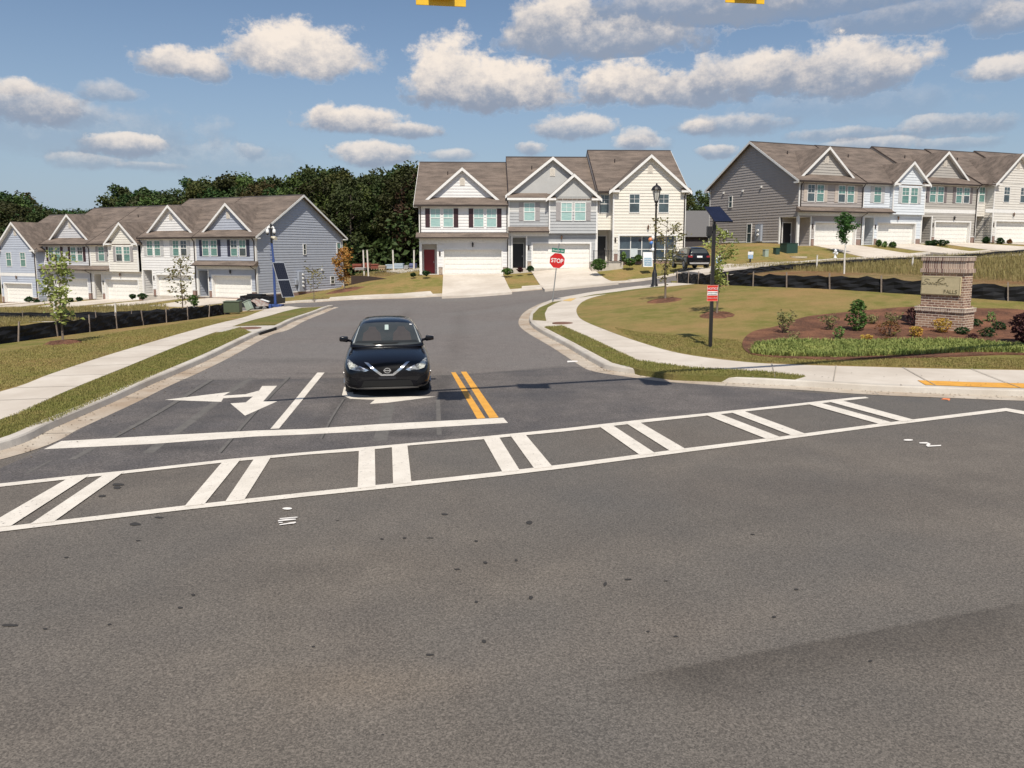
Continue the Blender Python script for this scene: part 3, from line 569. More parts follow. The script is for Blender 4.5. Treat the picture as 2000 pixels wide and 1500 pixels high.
def K(c): return lambda z: c

def townhouse(org, rz, lab, cat_group, W=7.6, typ='A', wall=None, gcol=None, shutter=None, pane=None, door=None, pent=None, band=False, dz=2.0, endL=False, endR=False, corner=False, pier=None, glassfront=False, bb=None, bx=3.4, gz0=None, found=1.6, apexgable=False, vents=(), sidew=(), D=13.0, dark2=False):
    pane = pane or m_pane; door = door or m_black; gcol = gcol or wall; pier = pier or m_brick; shutter = shutter or m_black
    root = empty('townhouse', org, rz, lab, 'townhouse', cat_group)
    ZE, SL, OH = 5.94, .61, .38; ZR = ZE + SL * D / 2
    front = lambda y0: (lambda s, o, z: (s, y0 - o, z))
    bay = {'A': 0.0, 'B': -.6, 'C': -.9}[typ]; xb = {'A': 0, 'B': bx, 'C': 1.24}[typ]
    gx0, gx1, gzt = {'A': (2.03, 6.86, 2.07), 'B': (2.07 if False else 2.07, 6.9, 2.09), 'C': (1.8, 6.56, 2.1)}[typ]
    if typ == 'B': yg = 0.0
    px0, px1, pzt = {'A': (.12, 1.46, 2.55), 'B': (.3, 1.5, 2.6), 'C': (.0, 1.24, 2.62)}[typ]
    gy = {'A': 0.0, 'B': 0.0, 'C': bay}[typ]
    if typ == 'B': bay = -.35
    w = MB(); F = front(0.0)
    # ground floor
    if typ in 'AB':
        lap(w, F, K(0.0), K(px0), 0, pzt) if px0 > .05 else None
        lap(w, F, K(px1), K(gx0), 0, pzt); lap(w, F, K(gx1), K(W), 0, gzt); lap(w, F, K(gx0), K(W), gzt, pzt); 
        if typ == 'A': lap(w, F, K(0), K(W), pzt, ZE)
        else:
            lap(w, F, K(0), K(xb), pzt, 4.78); lap(w, F, K(xb), K(W), pzt, 2.95)
            Fb = front(bay); lap(w, Fb, K(xb), K(W), 2.95, 4.78)
            w.box(xb, W, bay + .005, 0, 2.93, 2.95)
            wb = MB() if bb else w
            lap(wb, F, K(0), K(xb), 4.78, ZE, 0.25 if not bb else 2); lap(wb, Fb, K(xb), K(W), 4.78, ZE + .1, 0.25 if not bb else 2)
            for m_ in (w,): lap(m_, lambda s, o, z: (xb - o, s, z), K(bay), K(0), 2.95, ZE)
            if bb:
                x = .1
                while x < W:
                    wb.box(x, x + .04, (bay if x > xb else 0) - .03, (bay if x > xb else 0) + .003, 4.8, ZE); x += .4
                wb.build('upper_wall', bb, root)
    else:
        lap(w, F, K(0), K(xb), pzt, ZE); Fb = front(bay)
        lap(w, Fb, K(xb), K(gx0), 0, gzt); lap(w, Fb, K(gx1), K(W), 0, gzt); lap(w, Fb, K(xb), K(W), gzt, ZE)
        lap(w, lambda s, o, z: (xb - o, s, z), K(bay), K(0), 0, ZE); lap(w, lambda s, o, z: (W + o, s, z), K(bay), K(0), 0, ZE)
    # side and back walls
    f1 = lambda z: D if z < ZE else D - (z - ZE) / SL
    f0 = lambda z: 0.003 if z < ZE else (z - ZE) / SL
    for s, end in ((0, endL), (1, endR)):
        pf = (lambda q, o, z: (.004 - o if end else .012, q, z)) if s == 0 else (lambda q, o, z: ((W - .004 + o) if end else W - .012, q, z))
        if corner and s == 0: lap(w, pf, K(2.4), f1, 0.35, 2.62); lap(w, pf, f0, f1, 2.62, ZR - .05)
        else: lap(w, pf, f0, f1, (.35 if end else 0), ZR - .05)
    w.box(.02, W - .02, D - .05, D, 0, ZE)
    # porch recess
    pd = 2.2 if corner else 1.6
    pw = px0 if not corner else .0
    if not corner: lap(w, lambda s, o, z: (px0 + .0 + o, s, z), K(0), K(pd), 0, pzt)
    lap(w, lambda s, o, z: (px1 - o, s, z), K(min(0, gy)), K(pd), 0, pzt); lap(w, front(pd), K(px0), K(px1), 0, pzt)
    w.build('wall', wall, root)
    f = MB(); f.box(px0 + .01, px1 - .01, .01, pd, -.1, .02); f.build('porch_floor', m_conc, root); f = MB(); f.box(px0 + .01, px1 - .01, .01, pd, pzt, pzt + .05); f.build('porch_ceiling', m_trim, root)
    fd = MB(); fd.box(.015, W - .015, .01 if typ != 'C' else .01, D - .01, -found, 0)
    if typ == 'C': fd.box(xb, W - .015, bay + .01, .01, -found, 0)
    fo = fd.build('foundation', m_brick if (endL or endR) else m_conc, root)
    if endL or endR:
        sx = 0.0 if endL else W; b = MB(); b.box(sx - .035, sx + .035, (2.4 if corner else .0), D, -found, .33); b.build('brick_base', m_brick, root)
        b = MB(); b.box(sx - .05, sx + .05, (2.4 if corner else .0), D, .33, .47); b.build('water_table', m_trim, root)
    # front door
    dx0 = px0 + .12; dd = MB(); dd.box(dx0, dx0 + .92, pd - .08, pd - .03, .03, 2.1)
    for zz in (.25, 1.15): dd.box(dx0 + .12, dx0 + .8, pd - .095, pd - .078, zz, zz + .75)
    do = dd.build('front_door', door, root); h = MB(); h.box(dx0 + .82, dx0 + .86, pd - .14, pd - .095, .95, 1.1); h.build('handle', m_trim, do)
    t = MB(); t.box(dx0 - .08, dx0 - .002, pd - .07, pd - .02, .02, 2.18); t.box(dx0 + .922, dx0 + 1.0, pd - .07, pd - .02, .02, 2.18); t.box(dx0 - .002, dx0 + .922, pd - .07, pd - .02, 2.102, 2.18); t.build('door_frame', m_trim, root)
    # porch posts and trims
    t = MB(); t.box(px0 - .09, px0 + .06, min(gy, 0) * 0 - .045, .11, 0, pzt + .1); 
    if typ != 'C': t.box(px1 - .02, px1 + .1, -.04, .05, 0, pzt + .1)
    t.build('porch_post', m_trim, root)
    # garage
    rec = .30; g = MB()
    if not glassfront:
        nz = 5
        for k in range(nz):
            z0 = .0 + k * gzt / nz; g.box(gx0, gx1, gy + rec, gy + rec + .04, z0 + .008, z0 + gzt / nz - .008)
            for j in range(8):
                a = gx0 + .08 + j * (gx1 - gx0 - .1) / 8; g.box(a, a + (gx1 - gx0) / 8 - .1, gy + rec - .012, gy + rec + .01, z0 + .07, z0 + gzt / nz - .07)
        g.box(gx0, gx1, gy + rec + .03, gy + rec + .05, 0, gzt); g.build('garage_door', m_garage, root)
    else:
        g.box(gx0, gx1, gy + rec, gy + rec + .03, .1, gzt); sf = g.build('storefront_window', pmat('storefront glass', (.03, .045, .06), .04, spec=1, col2=(.09, .12, .14), scale=.8), root)
        g = MB()
        for a in (gx0 + .05, gx0 + 1.0, gx0 + 1.95, gx0 + 2.9, gx0 + 3.9, gx1 - .05): g.box(a - .035, a + .035, gy + rec - .04, gy + rec - .003, .1, gzt)
        for zz in (.12, .98, gzt - .04): g.box(gx0, gx1, gy + rec - .035, gy + rec - .005, zz - .03, zz + .03)
        g.build('mullions', m_trim, sf)
        g = MB(); g.box(gx0 + 1.0, gx0 + 1.6, gy + rec - .06, gy + rec - .045, .35, 1.05); g.build('window_sticker', pmat('pale notice', (.6, .65, .66), .6), sf)
    t = MB(); t.box(gx0 - .13, gx0, gy - .045, gy + rec, 0, gzt + .13); t.box(gx1, gx1 + .13, gy - .045, gy + rec, 0, gzt + .13); t.box(gx0, gx1, gy - .045, gy + rec, gzt, gzt + .13); t.build('garage_frame', m_trim, root)
    for a, b in ((px1 + .12, gx0 - .14), (gx1 + .14, W - .02)):
        if b - a > .1:
            t = MB(); t.box(a, b, gy - .09, gy, 0, .62); pr_ = t.build('pier', pier, root)
            t = MB(); t.box(a - .02, b + .02, gy - .12, gy, .622, .70); t.build('pier_cap', m_trim, pr_)
    # corner boards, frieze, bands
    t = MB(); yb = bay if typ != 'A' else 0
    t.box(-.03 if endL else .0, .1, -.04, .03, 0 if not corner else 2.6, ZE); t.box(W - .1, W + (.03 if endR else 0), yb - .04, yb + .03, 0 if typ != 'B' else 2.95, ZE)
    if endR: t.box(W - .005, W + .032, .03, .13, .4, ZE); t.box(W - .005, W + .032, D - .12, D + .02, .4, ZE)
    if endL: t.box(-.032, .005, D - .12, D + .02, .4, ZE)
    if endL and not corner: t.box(-.032, .005, .03, .13, .4, ZE)
    if corner: t.box(-.032, .12, 2.3, 2.42, .0, 2.62); t.box(-.05, .13, -.05, .13, 0, 2.62)
    if typ != 'A': t.box(xb - .03, xb + .08, yb - .04, yb + .03, 2.95 if typ == 'B' else .0, ZE)
    t.box(.1, W - .1 if typ == 'A' else xb - .03, -.03, .02, ZE - .24, ZE + .02)
    if bb: t.box(.1, xb - .03, -.035, .0, 4.74, 4.86); t.box(xb + .08, W - .1, bay - .035, bay, 4.74, 4.86)
    if band: t.box(.1, W - .1, yb - .05, yb, 2.95, 3.3)
    t.build('trim_boards', m_trim, root)
    # pent roof
    if pent is None: pent = {'A': (-.02, W + .0), 'B': (-.02, xb), 'C': None}[typ]
    if pent:
        p = MB(); p.prism([(pent[0] - (.25 if endL else 0), .0, 3.52), (pent[0] - (.25 if endL else 0), -.72, 3.10), (pent[0] - (.25 if endL else 0), -.72, 3.04), (pent[0] - (.25 if endL else 0), .0, 3.04)], (pent[1] - pent[0] + (.25 if endL else 0) + (.25 if endR and typ == 'A' else 0), 0, 0)); p.build('pent_roof', m_shing, root)
        p = MB(); p.box(pent[0] - (.25 if endL else 0), pent[1] + (.25 if endR and typ == 'A' else 0), -.80, -.721, 3.02, 3.12); p.build('gutter', m_gut, root)
        p = MB(); p.box(pent[0], pent[1], -.08, -.0, 2.72, 3.035); p.build('trim_boards', m_trim, root)
    # main roof
    ol, orr = (.42 if endL else -.004), (.42 if endR else -.004); r = MB(); th = .14
    y0 = -OH; z0 = ZE - OH * SL
    poly = [(y0, z0 + .1), (D/2, ZR + .1), (D - y0, z0 + .1), (D - y0, z0 - .04), (D/2, ZR - .04), (y0, z0 - .04)]
    r.prism([(-ol, a, b) for a, b in poly], (W + ol + orr, 0, 0)); rf = r.build('roof', m_shing, root)
    v = MB(); v.tube([(W * .3, D * .33, ZE + SL * D * .33 + .05), (W * .3, D * .33, ZE + SL * D * .33 + .4)], .05, 6); v.build('roof_vent', m_gut, rf)
    c_ = MB(); c_.prism([(0 - ol, D/2 - .16, ZR + .015), (0 - ol, D/2, ZR + .135), (0 - ol, D/2 + .16, ZR + .015), (0 - ol, D/2, ZR + .1)], (W + ol + orr, 0, 0)); c_.build('ridge_cap', pmat('ridge dark', (.05, .042, .04), .9), rf)
    fa = MB()
    for s, e in ((0, endL), (1, endR)):
        x = -ol - .03 if s == 0 else W + orr
        zz = -.08 if e else .0
        poly2 = [(y0 - .02, z0 + .07), (D/2, ZR + .085), (D + OH + .02, z0 + .07), (D + OH + .02, z0 - .13), (D/2, ZR - .13), (y0 - .02, z0 - .13)]
        if e: fa.prism([(x, a, b) for a, b in poly2], (.03, 0, 0))
        if e: fa.box(x, x + .35 * (1 if s == 0 else -1), y0 + .02, .25, z0 - .14, z0 - .02); fa.box(x, x + .35 * (1 if s == 0 else -1), D - .2, D + OH, z0 - .14, z0 - .02)
    if fa.v: fa.build('fascia', m_trim, root)
    re_ = MB()
    for s, e in ((0, endL), (1, endR)):
        if not e: re_.prism([(.002 if s == 0 else W - .032, y0, z0 + .13), (.002 if s == 0 else W - .032, D/2, ZR + .13), (.002 if s == 0 else W - .032, D/2, ZR + .09), (.002 if s == 0 else W - .032, y0, z0 + .09)], (.03, 0, 0))
    re_.build('rake_edge', m_gut, root)
    gt = MB()
    xe = W if typ == 'A' else xb - .25
    gt.box(-ol, (xe + (orr if typ == 'A' else 0)), y0 - .12, y0 - .001, z0 - .06, z0 + .085)
    if typ == 'B' and apexgable: gt = None
    if gt: gt.build('gutter', m_gut, root)
    sf = MB(); sf.box(.0, xe, y0, 0, z0 - .07, z0 - .045); sf.build('soffit', m_trim, root)
    # downspout
    ds = MB(); xd = W - .12 if typ == 'A' else W - .1
    if endR or typ in 'AC':
        ds.tube([(xd, y0 + yb - .05 * 0, z0 - .02), (xd, -.1 + yb, z0 - .35), (xd, -.1 + yb, 3.55 if pent and typ == 'A' else .1)], .05, 6)
        if pent and typ == 'A': ds.tube([(xd + .05, -.76, 3.03), (xd + .05, -.1, 2.7), (xd + .05, -.1, .1)], .045, 6)
        ds.build('downspout', m_gut, root)
    if endL and not corner:
        ds = MB(); ds.tube([(.1, y0, z0 - .02), (.1, -.1, z0 - .35), (.1, -.1, 3.5)], .05, 6); ds.build('downspout', m_gut, root)
    if corner:
        ds = MB(); ds.tube([(.14, y0, z0 - .02), (.14, -.1, z0 - .35), (.14, -.1, 3.5)], .05, 6); ds.build('downspout', m_gut, root)
    # gables
    def gable(xa, xz, zb, yf, slope, wm, vent=True, ret=False, oh=.36, fill=True, bbs=False):
        xc = (xa + xz) / 2; za = zb + (xz - xa) / 2 * slope
        if fill:
            gw = MB(); lap(gw, front(yf), lambda z: xa + (z - zb) / slope, lambda z: xz - (z - zb) / slope, zb, za, 0.25 if not bbs else 5)
            if bbs:
                x = xa + .3
                while x < xz:
                    top = zb + min(x - xa, xz - x) * slope - .08
                    if top > zb + .1: gw.box(x, x + .04, yf - .03, yf + .002, zb, top)
                    x += .4
            gw.build('gable_wall', wm, root)
        gr = MB(); yb_ = max((za + .25 - ZE) / SL, .6); ff = MB()
        for sg in (-1, 1):
            hw = (xz - xa) / 2 + oh
            a = (xc, za + .16); b = (xc + sg * hw, za + .16 - hw * slope); c = (b[0], b[1] - .14); d_ = (xc, za + .02)
            gr.prism([(q[0], yf - oh, q[1]) for q in (a, b, c, d_)], (0, yb_ - yf + oh, 0))
            a2 = (xc, za + .13); b2 = (xc + sg * (hw + .02), za + .13 - (hw + .02) * slope); c2 = (b2[0], b2[1] - .26); d2 = (xc, za - .13)
            ff.prism([(q[0], yf - oh - .035, q[1]) for q in (a2, b2, c2, d2)], (0, .034, 0))
            # soffit under the overhang
            ff.prism([(xc, yf - oh + .002, za + .015), (xc + sg * hw, yf - oh + .002, za + .015 - hw * slope), (xc + sg * hw, yf - oh + .002, za - .01 - hw * slope), (xc, yf - oh + .002, za - .01)], (0, oh - .01, 0))
            if ret:
                xo = xc + sg * (hw - .02); xi = xc + sg * (hw - .85); ff.box(min(xo, xi), max(xo, xi), yf - oh - .02, yf - .0, zb - .30, zb - .14)
        g_ = gr.build('gable_roof', m_shing, root)
        if ret:
            rr = MB()
            for sg in (-1, 1):
                hw = (xz - xa) / 2 + oh; xo = xc + sg * (hw - .04); xi = xc + sg * (hw - .83)
                rr.prism([(min(xo, xi), yf - oh - .02, zb - .139), (min(xo, xi), yf - .02, zb + .10), (min(xo, xi), yf - .02, zb - .139)], (abs(xo - xi), 0, 0))
            rr.build('return_roof', m_shing, root)
        ff.build('fascia', m_trim, root)
        if vent:
            vv = MB(); vz = za - .95 - (.1 if slope > .8 else .2)
            vv.box(xc - .22, xc + .22, yf - .05, yf - .025, vz - .3, vz + .35)
            for k in range(6): vv.box(xc - .17, xc + .17, yf - .065, yf - .05, vz - .25 + k * .1, vz - .2 + k * .1)
            vv.build('gable_vent', pmat('vent cream', (.66, .61, .54), .6), root)
    if typ == 'A': gable(.85, W - 1.1, 6.42, .72, .86, gcol)
    elif typ == 'B':
        if apexgable: gable(.1, W - .1, 6.25, .35, .80, bb or gcol, bbs=bool(bb), oh=.34); 
        gable(xb + .05, W - .02, ZE + .02, bay, .88, bb or gcol, vent=False, ret=True, oh=.34, bbs=bool(bb))
        if apexgable:
            s_ = MB(); s_.prism([(-.1, -.42, ZE - .12), (-.1, .4, ZE + .42), (-.1, .4, ZE - .12)], (xb + .0, 0, 0)); s_.build('eave_roof', m_shing, root)
            s_ = MB(); s_.box(-.12, xb - .1, -.46, -.421, ZE - .26, ZE - .08); s_.build('fascia', m_trim, root)
    else: gable(xb + .0, W - .0, ZE + .02, bay, .87, gcol, ret=True, oh=.40)
    # windows
    def window(pf, xa, xz, za, zb, pm, grid=True, shl=None, shr=None):
        fm = MB(); s = .055
        for bx_ in ((xa - s, xa, za - s, zb + s), (xz, xz + s, za - s, zb + s), (xa, xz, za - s, za), (xa, xz, zb, zb + s), (xa, xz, (za+zb)/2 - .03, (za+zb)/2 + .03)):
            fm.box(bx_[0], bx_[1], .0, .07, bx_[2], bx_[3], lambda q, o, z: pf(q, o, z))
        if grid:
            fm.box((xa+xz)/2 - .012, (xa+xz)/2 + .012, .03, .052, (za+zb)/2 + .03, zb, lambda q, o, z: pf(q, o, z))
            fm.box(xa, xz, .031, .051, (za+3*zb)/4 - .012, (za+3*zb)/4 + .012, lambda q, o, z: pf(q, o, z))
        wf = fm.build('window', m_trim, root)
        pn = MB(); pn.cur = 1 if (pm is m_pane and wr.random() < .4) else 0; pn.box(xa, xz, .026, .040, za, (za+zb)/2 - .03, pf); pn.cur = 1 if (pm is m_pane and wr.random() < .12) else 0; pn.box(xa, xz, .026, .042, (za+zb)/2 + .03, zb, pf); pn.build('pane', [pm, m_paned], wf)
        for sd_, xs_ in ((shl, xa - s - .02), (shr, xz + s + .02)):
            if sd_:
                sh = MB(); w_ = .38 * (-1 if sd_ == shl and xs_ < xa else 1); x1_, x2_ = sorted((xs_, xs_ + w_))
                sh.box(x1_, x2_, .025, .055, za - .05, zb + .05, pf)
                for (c0, c1) in ((za, (za+zb)/2 - .04), ((za+zb)/2 + .04, zb)): sh.box(x1_ + .05, x2_ - .05, .055, .066, c0, c1, pf)
                sh.build('shutter', shutter, root)
    P2 = m_paned if dark2 else pane; wr = random.Random(int(org[0]*10))
    if typ == 'A':
        for (a, b, l, r_) in ((.96, 1.73, 1, 0), (2.03, 2.8, 0, 1), (4.58, 5.35, 1, 0), (5.65, 6.42, 0, 1)): window(F, a, b, 4.0, 5.45, pane, True, l and 1, r_ and 1)
    elif typ == 'B':
        window(F, 1.34, 2.19, 4.03, 5.45, pane, True, 1, 1)
        Fb = front(bay); c = (xb + W) / 2
        window(Fb, c - 1.0, c - .14, 4.03, 5.45, P2, True, 1, None); window(Fb, c + .14, c + 1.0, 4.03, 5.45, P2, True, None, 1)
    else:
        window(F, .25, 1.0, 4.05, 5.5, m_paned if glassfront else pane); Fb = front(bay)
        window(Fb, 2.6, 3.4, 4.05, 5.5, P2); window(Fb, 5.05, 5.85, 4.05, 5.5, P2)
    for (side, y, z, ww, hh, pm) in sidew:
        pf = (lambda q, o, zz: (W + .02 + o, q, zz)) if side == 'R' else (lambda q, o, zz: (-.02 - o, q, zz))
        window(pf, y, y + ww, z, z + hh, pm, False)
    for (side, y, z) in vents:
        x = W + .02 if side == 'R' else -.02; sg = 1 if side == 'R' else -1
        v = MB(); v.box(min(x, x + sg*.12), max(x, x + sg*.12), y, y + .18, z, z + .18); v.build('wall_vent', m_trim, root)
    # lantern and number plate
    lx = (gx0 + gx1) / 2; lz = {'A': 2.42, 'B': 2.55, 'C': 2.75}[typ]
    l = MB(); l.lathe([(.02, -.12), (.06, -.08), (.075, .12), (.10, .14), (.03, .24), (.01, .28)], lx, gy - .16, 8, lz); l.box(lx - .02, lx + .02, gy - .16, gy, lz + .16, lz + .2); l.build('wall_lantern', m_black if typ == 'A' else pmat('bronze lantern', (.14, .08, .05), .5), root)
    n_ = MB(); n_.box(gx0 - .42, gx0 - .28, gy - .06, gy - .03, 1.55, 1.95); n_.build('number_plate', m_gut, root)
    return root

W = sid('white', (.74, .73, .72)); BL = sid('blue grey', (.41, .44, .51)); CR = sid('cream', (.72, .69, .63)); LG = sid('pale grey', (.56, .56, .58))
PB = sid('pale blue grey', (.44, .48, .56)); GY = sid('grey', (.40, .41, .42)); GB = sid('grey board', (.45, .45, .44)); TP = sid('taupe', (.37, .335, .315)); TP2 = sid('warm grey', (.42, .395, .36)); OW = sid('off white', (.66, .63, .58)); LB = sid('ice white', (.66, .70, .74))
maroon = shut('maroon', (.045, .018, .022)); navy = shut('navy', (.03, .033, .06)); sg = shut('grey', (.33, .31, .31)); sp = shut('pale grey', (.50, .50, .50)); st = shut('tan', (.52, .45, .39)); sgb = shut('brown grey', (.20, .17, .17))
# left row, right to left
A0 = at(503.5, 583, 72.0); ang = R(-25); ux = Vector((math.cos(ang), math.sin(ang), 0)); WL = 7.6
GL = 'row of townhouses on the left'
for k, (zz, lab, kw) in enumerate([
    (-1.70, 'blue-grey end townhouse with navy shutters behind the solar camera mast', dict(typ='A', wall=BL, shutter=navy, endR=True, sidew=(('R', 6.6, 4.1, .35, 1.0, m_paned), ('R', 12.0, 4.1, .55, 1.15, m_pane), ('R', 10.8, 1.0, .55, .7, m_paned)), vents=(('R', 9.3, 2.4),))),
    (-1.72, 'white townhouse with pale shutters and open entry, second from the right of the left row', dict(typ='A', wall=W, shutter=sp, pent=(0, 0))),
    (-2.32, 'cream townhouse with projecting gable bay and grey shutters in the middle of the left row', dict(typ='B', wall=CR, shutter=sg, bx=3.3)),
    (-2.34, 'pale grey townhouse with dark shutters, second from the left end of the left row', dict(typ='A', wall=LG, shutter=maroon)),
    (-3.0, 'pale blue-grey townhouse with two narrow windows at the left edge of the photo', dict(typ='C', wall=PB, band=True, endL=True))]):
    o = A0 - ux * WL * (k + 1); kw2 = dict(kw)
    if kw2.get('pent') == (0, 0): kw2['pent'] = False
    townhouse((o.x, o.y, zz), ang, lab, GL, W=WL, found=2.2, **kw2)
# centre row
C0 = at(820.5, 535, 65.0); angc = R(2.3); uc = Vector((math.cos(angc), math.sin(angc), 0)); WC = 7.45; GC = 'row of three townhouses in the middle'
o = C0; townhouse((o.x, o.y, .80), angc, 'white townhouse with maroon shutters and a red front door', GC, W=WC, typ='A', wall=W, shutter=maroon, door=m_red, pane=m_panet, endL=True, pier=m_stone)
o = C0 + uc * WC; townhouse((o.x, o.y, 1.30), angc, 'grey townhouse with two overlapping gables behind the stop sign', GC, W=WC, typ='B', wall=GY, bb=GB, shutter=sg, pane=m_panet, apexgable=True, pier=m_stone)
o = C0 + uc * WC * 2; townhouse((o.x, o.y, 1.93), angc, 'cream model townhouse with glass storefront instead of a garage door', GC, W=7.3, typ='C', wall=sid('warm cream', (.74, .70, .62)), pane=m_paned, glassfront=True, endR=True, dark2=True)
# right row
R0 = at(1556, 480, 70.0); angr = R(22.2); ur = Vector((math.cos(angr), math.sin(angr), 0)); WR = 7.6; GR = 'row of townhouses on the right'
for k, (zz, lab, kw) in enumerate([
    (3.23, 'taupe end townhouse with corner porch and tan shutters on the right rise', dict(typ='A', wall=TP, gcol=TP2, shutter=st, endL=True, corner=True, sidew=(('L', 9.3, 3.9, .45, 1.05, m_paned), ('L', 6.2, .35, .6, 1.75, m_paned), ('L', 12.2, .95, .5, .65, m_paned), ('L', 9.9, .95, .5, .65, m_paned)), vents=(('L', 10.6, 5.3), ('L', 7.6, 5.3), ('L', 4.9, 5.5)))),
    (3.26, 'ice-white townhouse with projecting gable bay, second in the right row', dict(typ='B', wall=LB, shutter=sp)),
    (3.50, 'warm grey townhouse with brown shutters and a white band, third in the right row', dict(typ='A', wall=TP2, shutter=sgb, pent=False, band=True)),
    (3.60, 'off-white townhouse with a big gable at the right edge of the photo', dict(typ='C', wall=OW, band=True, dark2=True)),
    (3.75, 'last townhouse of the right row, mostly outside the right edge', dict(typ='A', wall=LG, shutter=navy))]):
    o = R0 + ur * WR * k; townhouse((o.x, o.y, zz), angr, lab, GR, W=WR, found=2.2, **kw)
# driveways of the side rows
def ldrive(org, rz, x0, x1, L_, y0=.2):
    c, s = math.cos(rz), math.sin(rz); q = [(x0, y0), (x1, y0), (x1, -L_), (x0, -L_)]
    drape('driveway', [(org.x + a*c - b*s, org.y + a*s + b*c) for a, b in q], .16, m_walk, 1.0, .25)
for k in range(5):
    ldrive(A0 - ux * WL * (k+1), ang, 1.9, 7.0, 7.3, -.95 if k == 4 else -.02); ldrive(R0 + ur * WR * k, angr, 1.9, 7.0, 7.6, -.95 if k == 3 else -.02)
    for (o_, a_, off) in ((A0 - ux * WL * (k+1), ang, .12), (R0 + ur * WR * k, angr, .14)):
        pass
# grey building in the gap between the centre and right rows
b0 = at(1345, 480, 96); rt = empty('garage_building', (b0.x, b0.y, 1.2), R(4), 'low building with grey shingle roof in the gap behind the parked suv', 'building')
m = MB(); m.box(-1, 7, 0, 8, 0, 3.2); m.build('wall', pmat('dark siding', (.06, .055, .06), .8), rt); m = MB(); m.prism([(-1.4, -.4, 3.2), (-1.4, 4, 6.6), (-1.4, 8.4, 3.2)], (8.8, 0, 0)); m.build('roof', pmat('grey shingles', (.13, .125, .125), .9, speck=.2), rt)
# ------------------------------------------------------------------ vegetation
def leafmat(name, c, c2=None, rand=0, tr=.25): return pmat(name, c, .65, col2=c2 or tuple(x * .55 for x in c), scale=2.2, detail=4, lo=.3, hi=.7, rand=rand, trans=tr, spec=.25)
m_bark = pmat('bark', (.17, .13, .10), .9, col2=(.09, .07, .055), scale=12, stretch=(1, 1, .3))
m_bark2 = pmat('dark bark', (.085, .068, .055), .9, scale=4)
def leafs(pts, size, rnd, flat=.5, elong=1.5):
    """one mesh of small two-triangle leaves at the given points"""
    v, f = [], []
    for p in pts:
        s = size * rnd.uniform(.6, 1.35); a = Vector((rnd.gauss(0, 1), rnd.gauss(0, 1), rnd.gauss(0, flat))).normalized()
        b = a.cross(Vector((rnd.gauss(0, 1), rnd.gauss(0, 1), rnd.gauss(0, 1)))).normalized()
        n = a.cross(b) * s * .25; i = len(v); p = Vector(p)
        v += [p - a*s*elong*.5, p - b*s*.5 + n, p + a*s*elong*.5, p + b*s*.5 + n]; f.append((i, i+1, i+2, i+3))
    return v, f
def leafobj(name, pts, size, rnd, mat, parent, **k):
    v, f = leafs(pts, size, rnd, **k); me = bpy.data.meshes.new(name); me.from_pydata([tuple(q) for q in v], [], f); me.materials.append(mat)
    o = bpy.data.objects.new(name, me); C.objects.link(o); o.parent = parent; return o
def sapling(base, H, wid, label, leafm, nleaf, seed, group, lean=0, low=.28, lsize=.10, wrap=None, clump=9, top=1.0, shape='oval', br=16):
    rnd = random.Random(seed); root = empty('sapling_tree', base, rnd.uniform(0, 6), label, 'tree', group)
    t = MB(); tp = [(0, 0, -.1)]
    for k in range(1, 7): tp.append((lean * k/6 + rnd.uniform(-.03, .03)*H*.4, rnd.uniform(-.03, .03)*H*.4, H * .97 * k/6))
    rr = [max(.012, .014*H*(1 - k/6.5)) for k in range(7)]; t.tube(tp, rr, 6); pts = []
    for k in range(br):
        fz = low + (1 - low) * (k + rnd.random()) / br; z = fz * H * .95; a = rnd.uniform(0, 2*math.pi)
        wz = {'oval': math.sin(math.pi * min(1, max(.08, (fz - low*.8) / (1.08 - low*.8)))) ** .7, 'cone': 1.15 - fz}[shape]
        L_ = wid/2 * wz * rnd.uniform(.55, 1.15); c = Vector((lean * fz, 0, z)); e = c + Vector((math.cos(a)*L_, math.sin(a)*L_, L_ * rnd.uniform(.35, .9)))
        m_ = (c + e)/2 + Vector((0, 0, -.03)); t.tube([c, m_, e], [.012*H/3, .008*H/3, .004], 4)
        nn = max(3, int(nleaf / br * (.4 + wz)))
        for j in range(nn):
            q = c.lerp(e, rnd.uniform(.35, 1.08)) + Vector([rnd.gauss(0, wid*.055 + .04) for _ in range(3)]); pts.append(q)
    t.build('trunk', m_bark, root, True); leafobj('crown', pts, lsize, rnd, leafm, root)
    if wrap:
        w = MB(); w.tube([(0, 0, -.05), (0, 0, wrap)], .055, 8); w.build('trunk_guard', m_trim, root)
    return root
def mulch_ring(c, r, lab):
    rnd = random.Random(int(c.x * 100)); mb = MB(); n = 22; ring = [(c.x + r*math.cos(i*2*math.pi/n)*rnd.uniform(.85, 1.12), c.y + r*math.sin(i*2*math.pi/n)*rnd.uniform(.85, 1.12)) for i in range(n)]
    top = (c.x, c.y, T(c.x, c.y) + .26); mid = [(c.x + (x-c.x)*.6, c.y + (y-c.y)*.6) for x, y in ring]
    for i in range(n):
        j = (i+1) % n; A_ = (*ring[i], T(*ring[i]) + .10); B_ = (*ring[j], T(*ring[j]) + .10); a = (*mid[i], T(*mid[i]) + .20 + rnd.uniform(0, .04)); b = (*mid[j], T(*mid[j]) + .22)
        mb.face([A_, B_, b, a]); mb.face([a, b, top])
    o = mb.build('mulch_ring', m_mulch); o['kind'] = 'structure'
l_yg = leafmat('leaf yellow green', (.38, .42, .13), (.24, .29, .08)); l_g = leafmat('leaf green', (.09, .16, .035), (.045, .09, .02)); l_or = leafmat('leaf orange', (.50, .20, .05), (.30, .22, .06)); l_ol = leafmat('leaf olive', (.22, .25, .09), (.24, .17, .09))
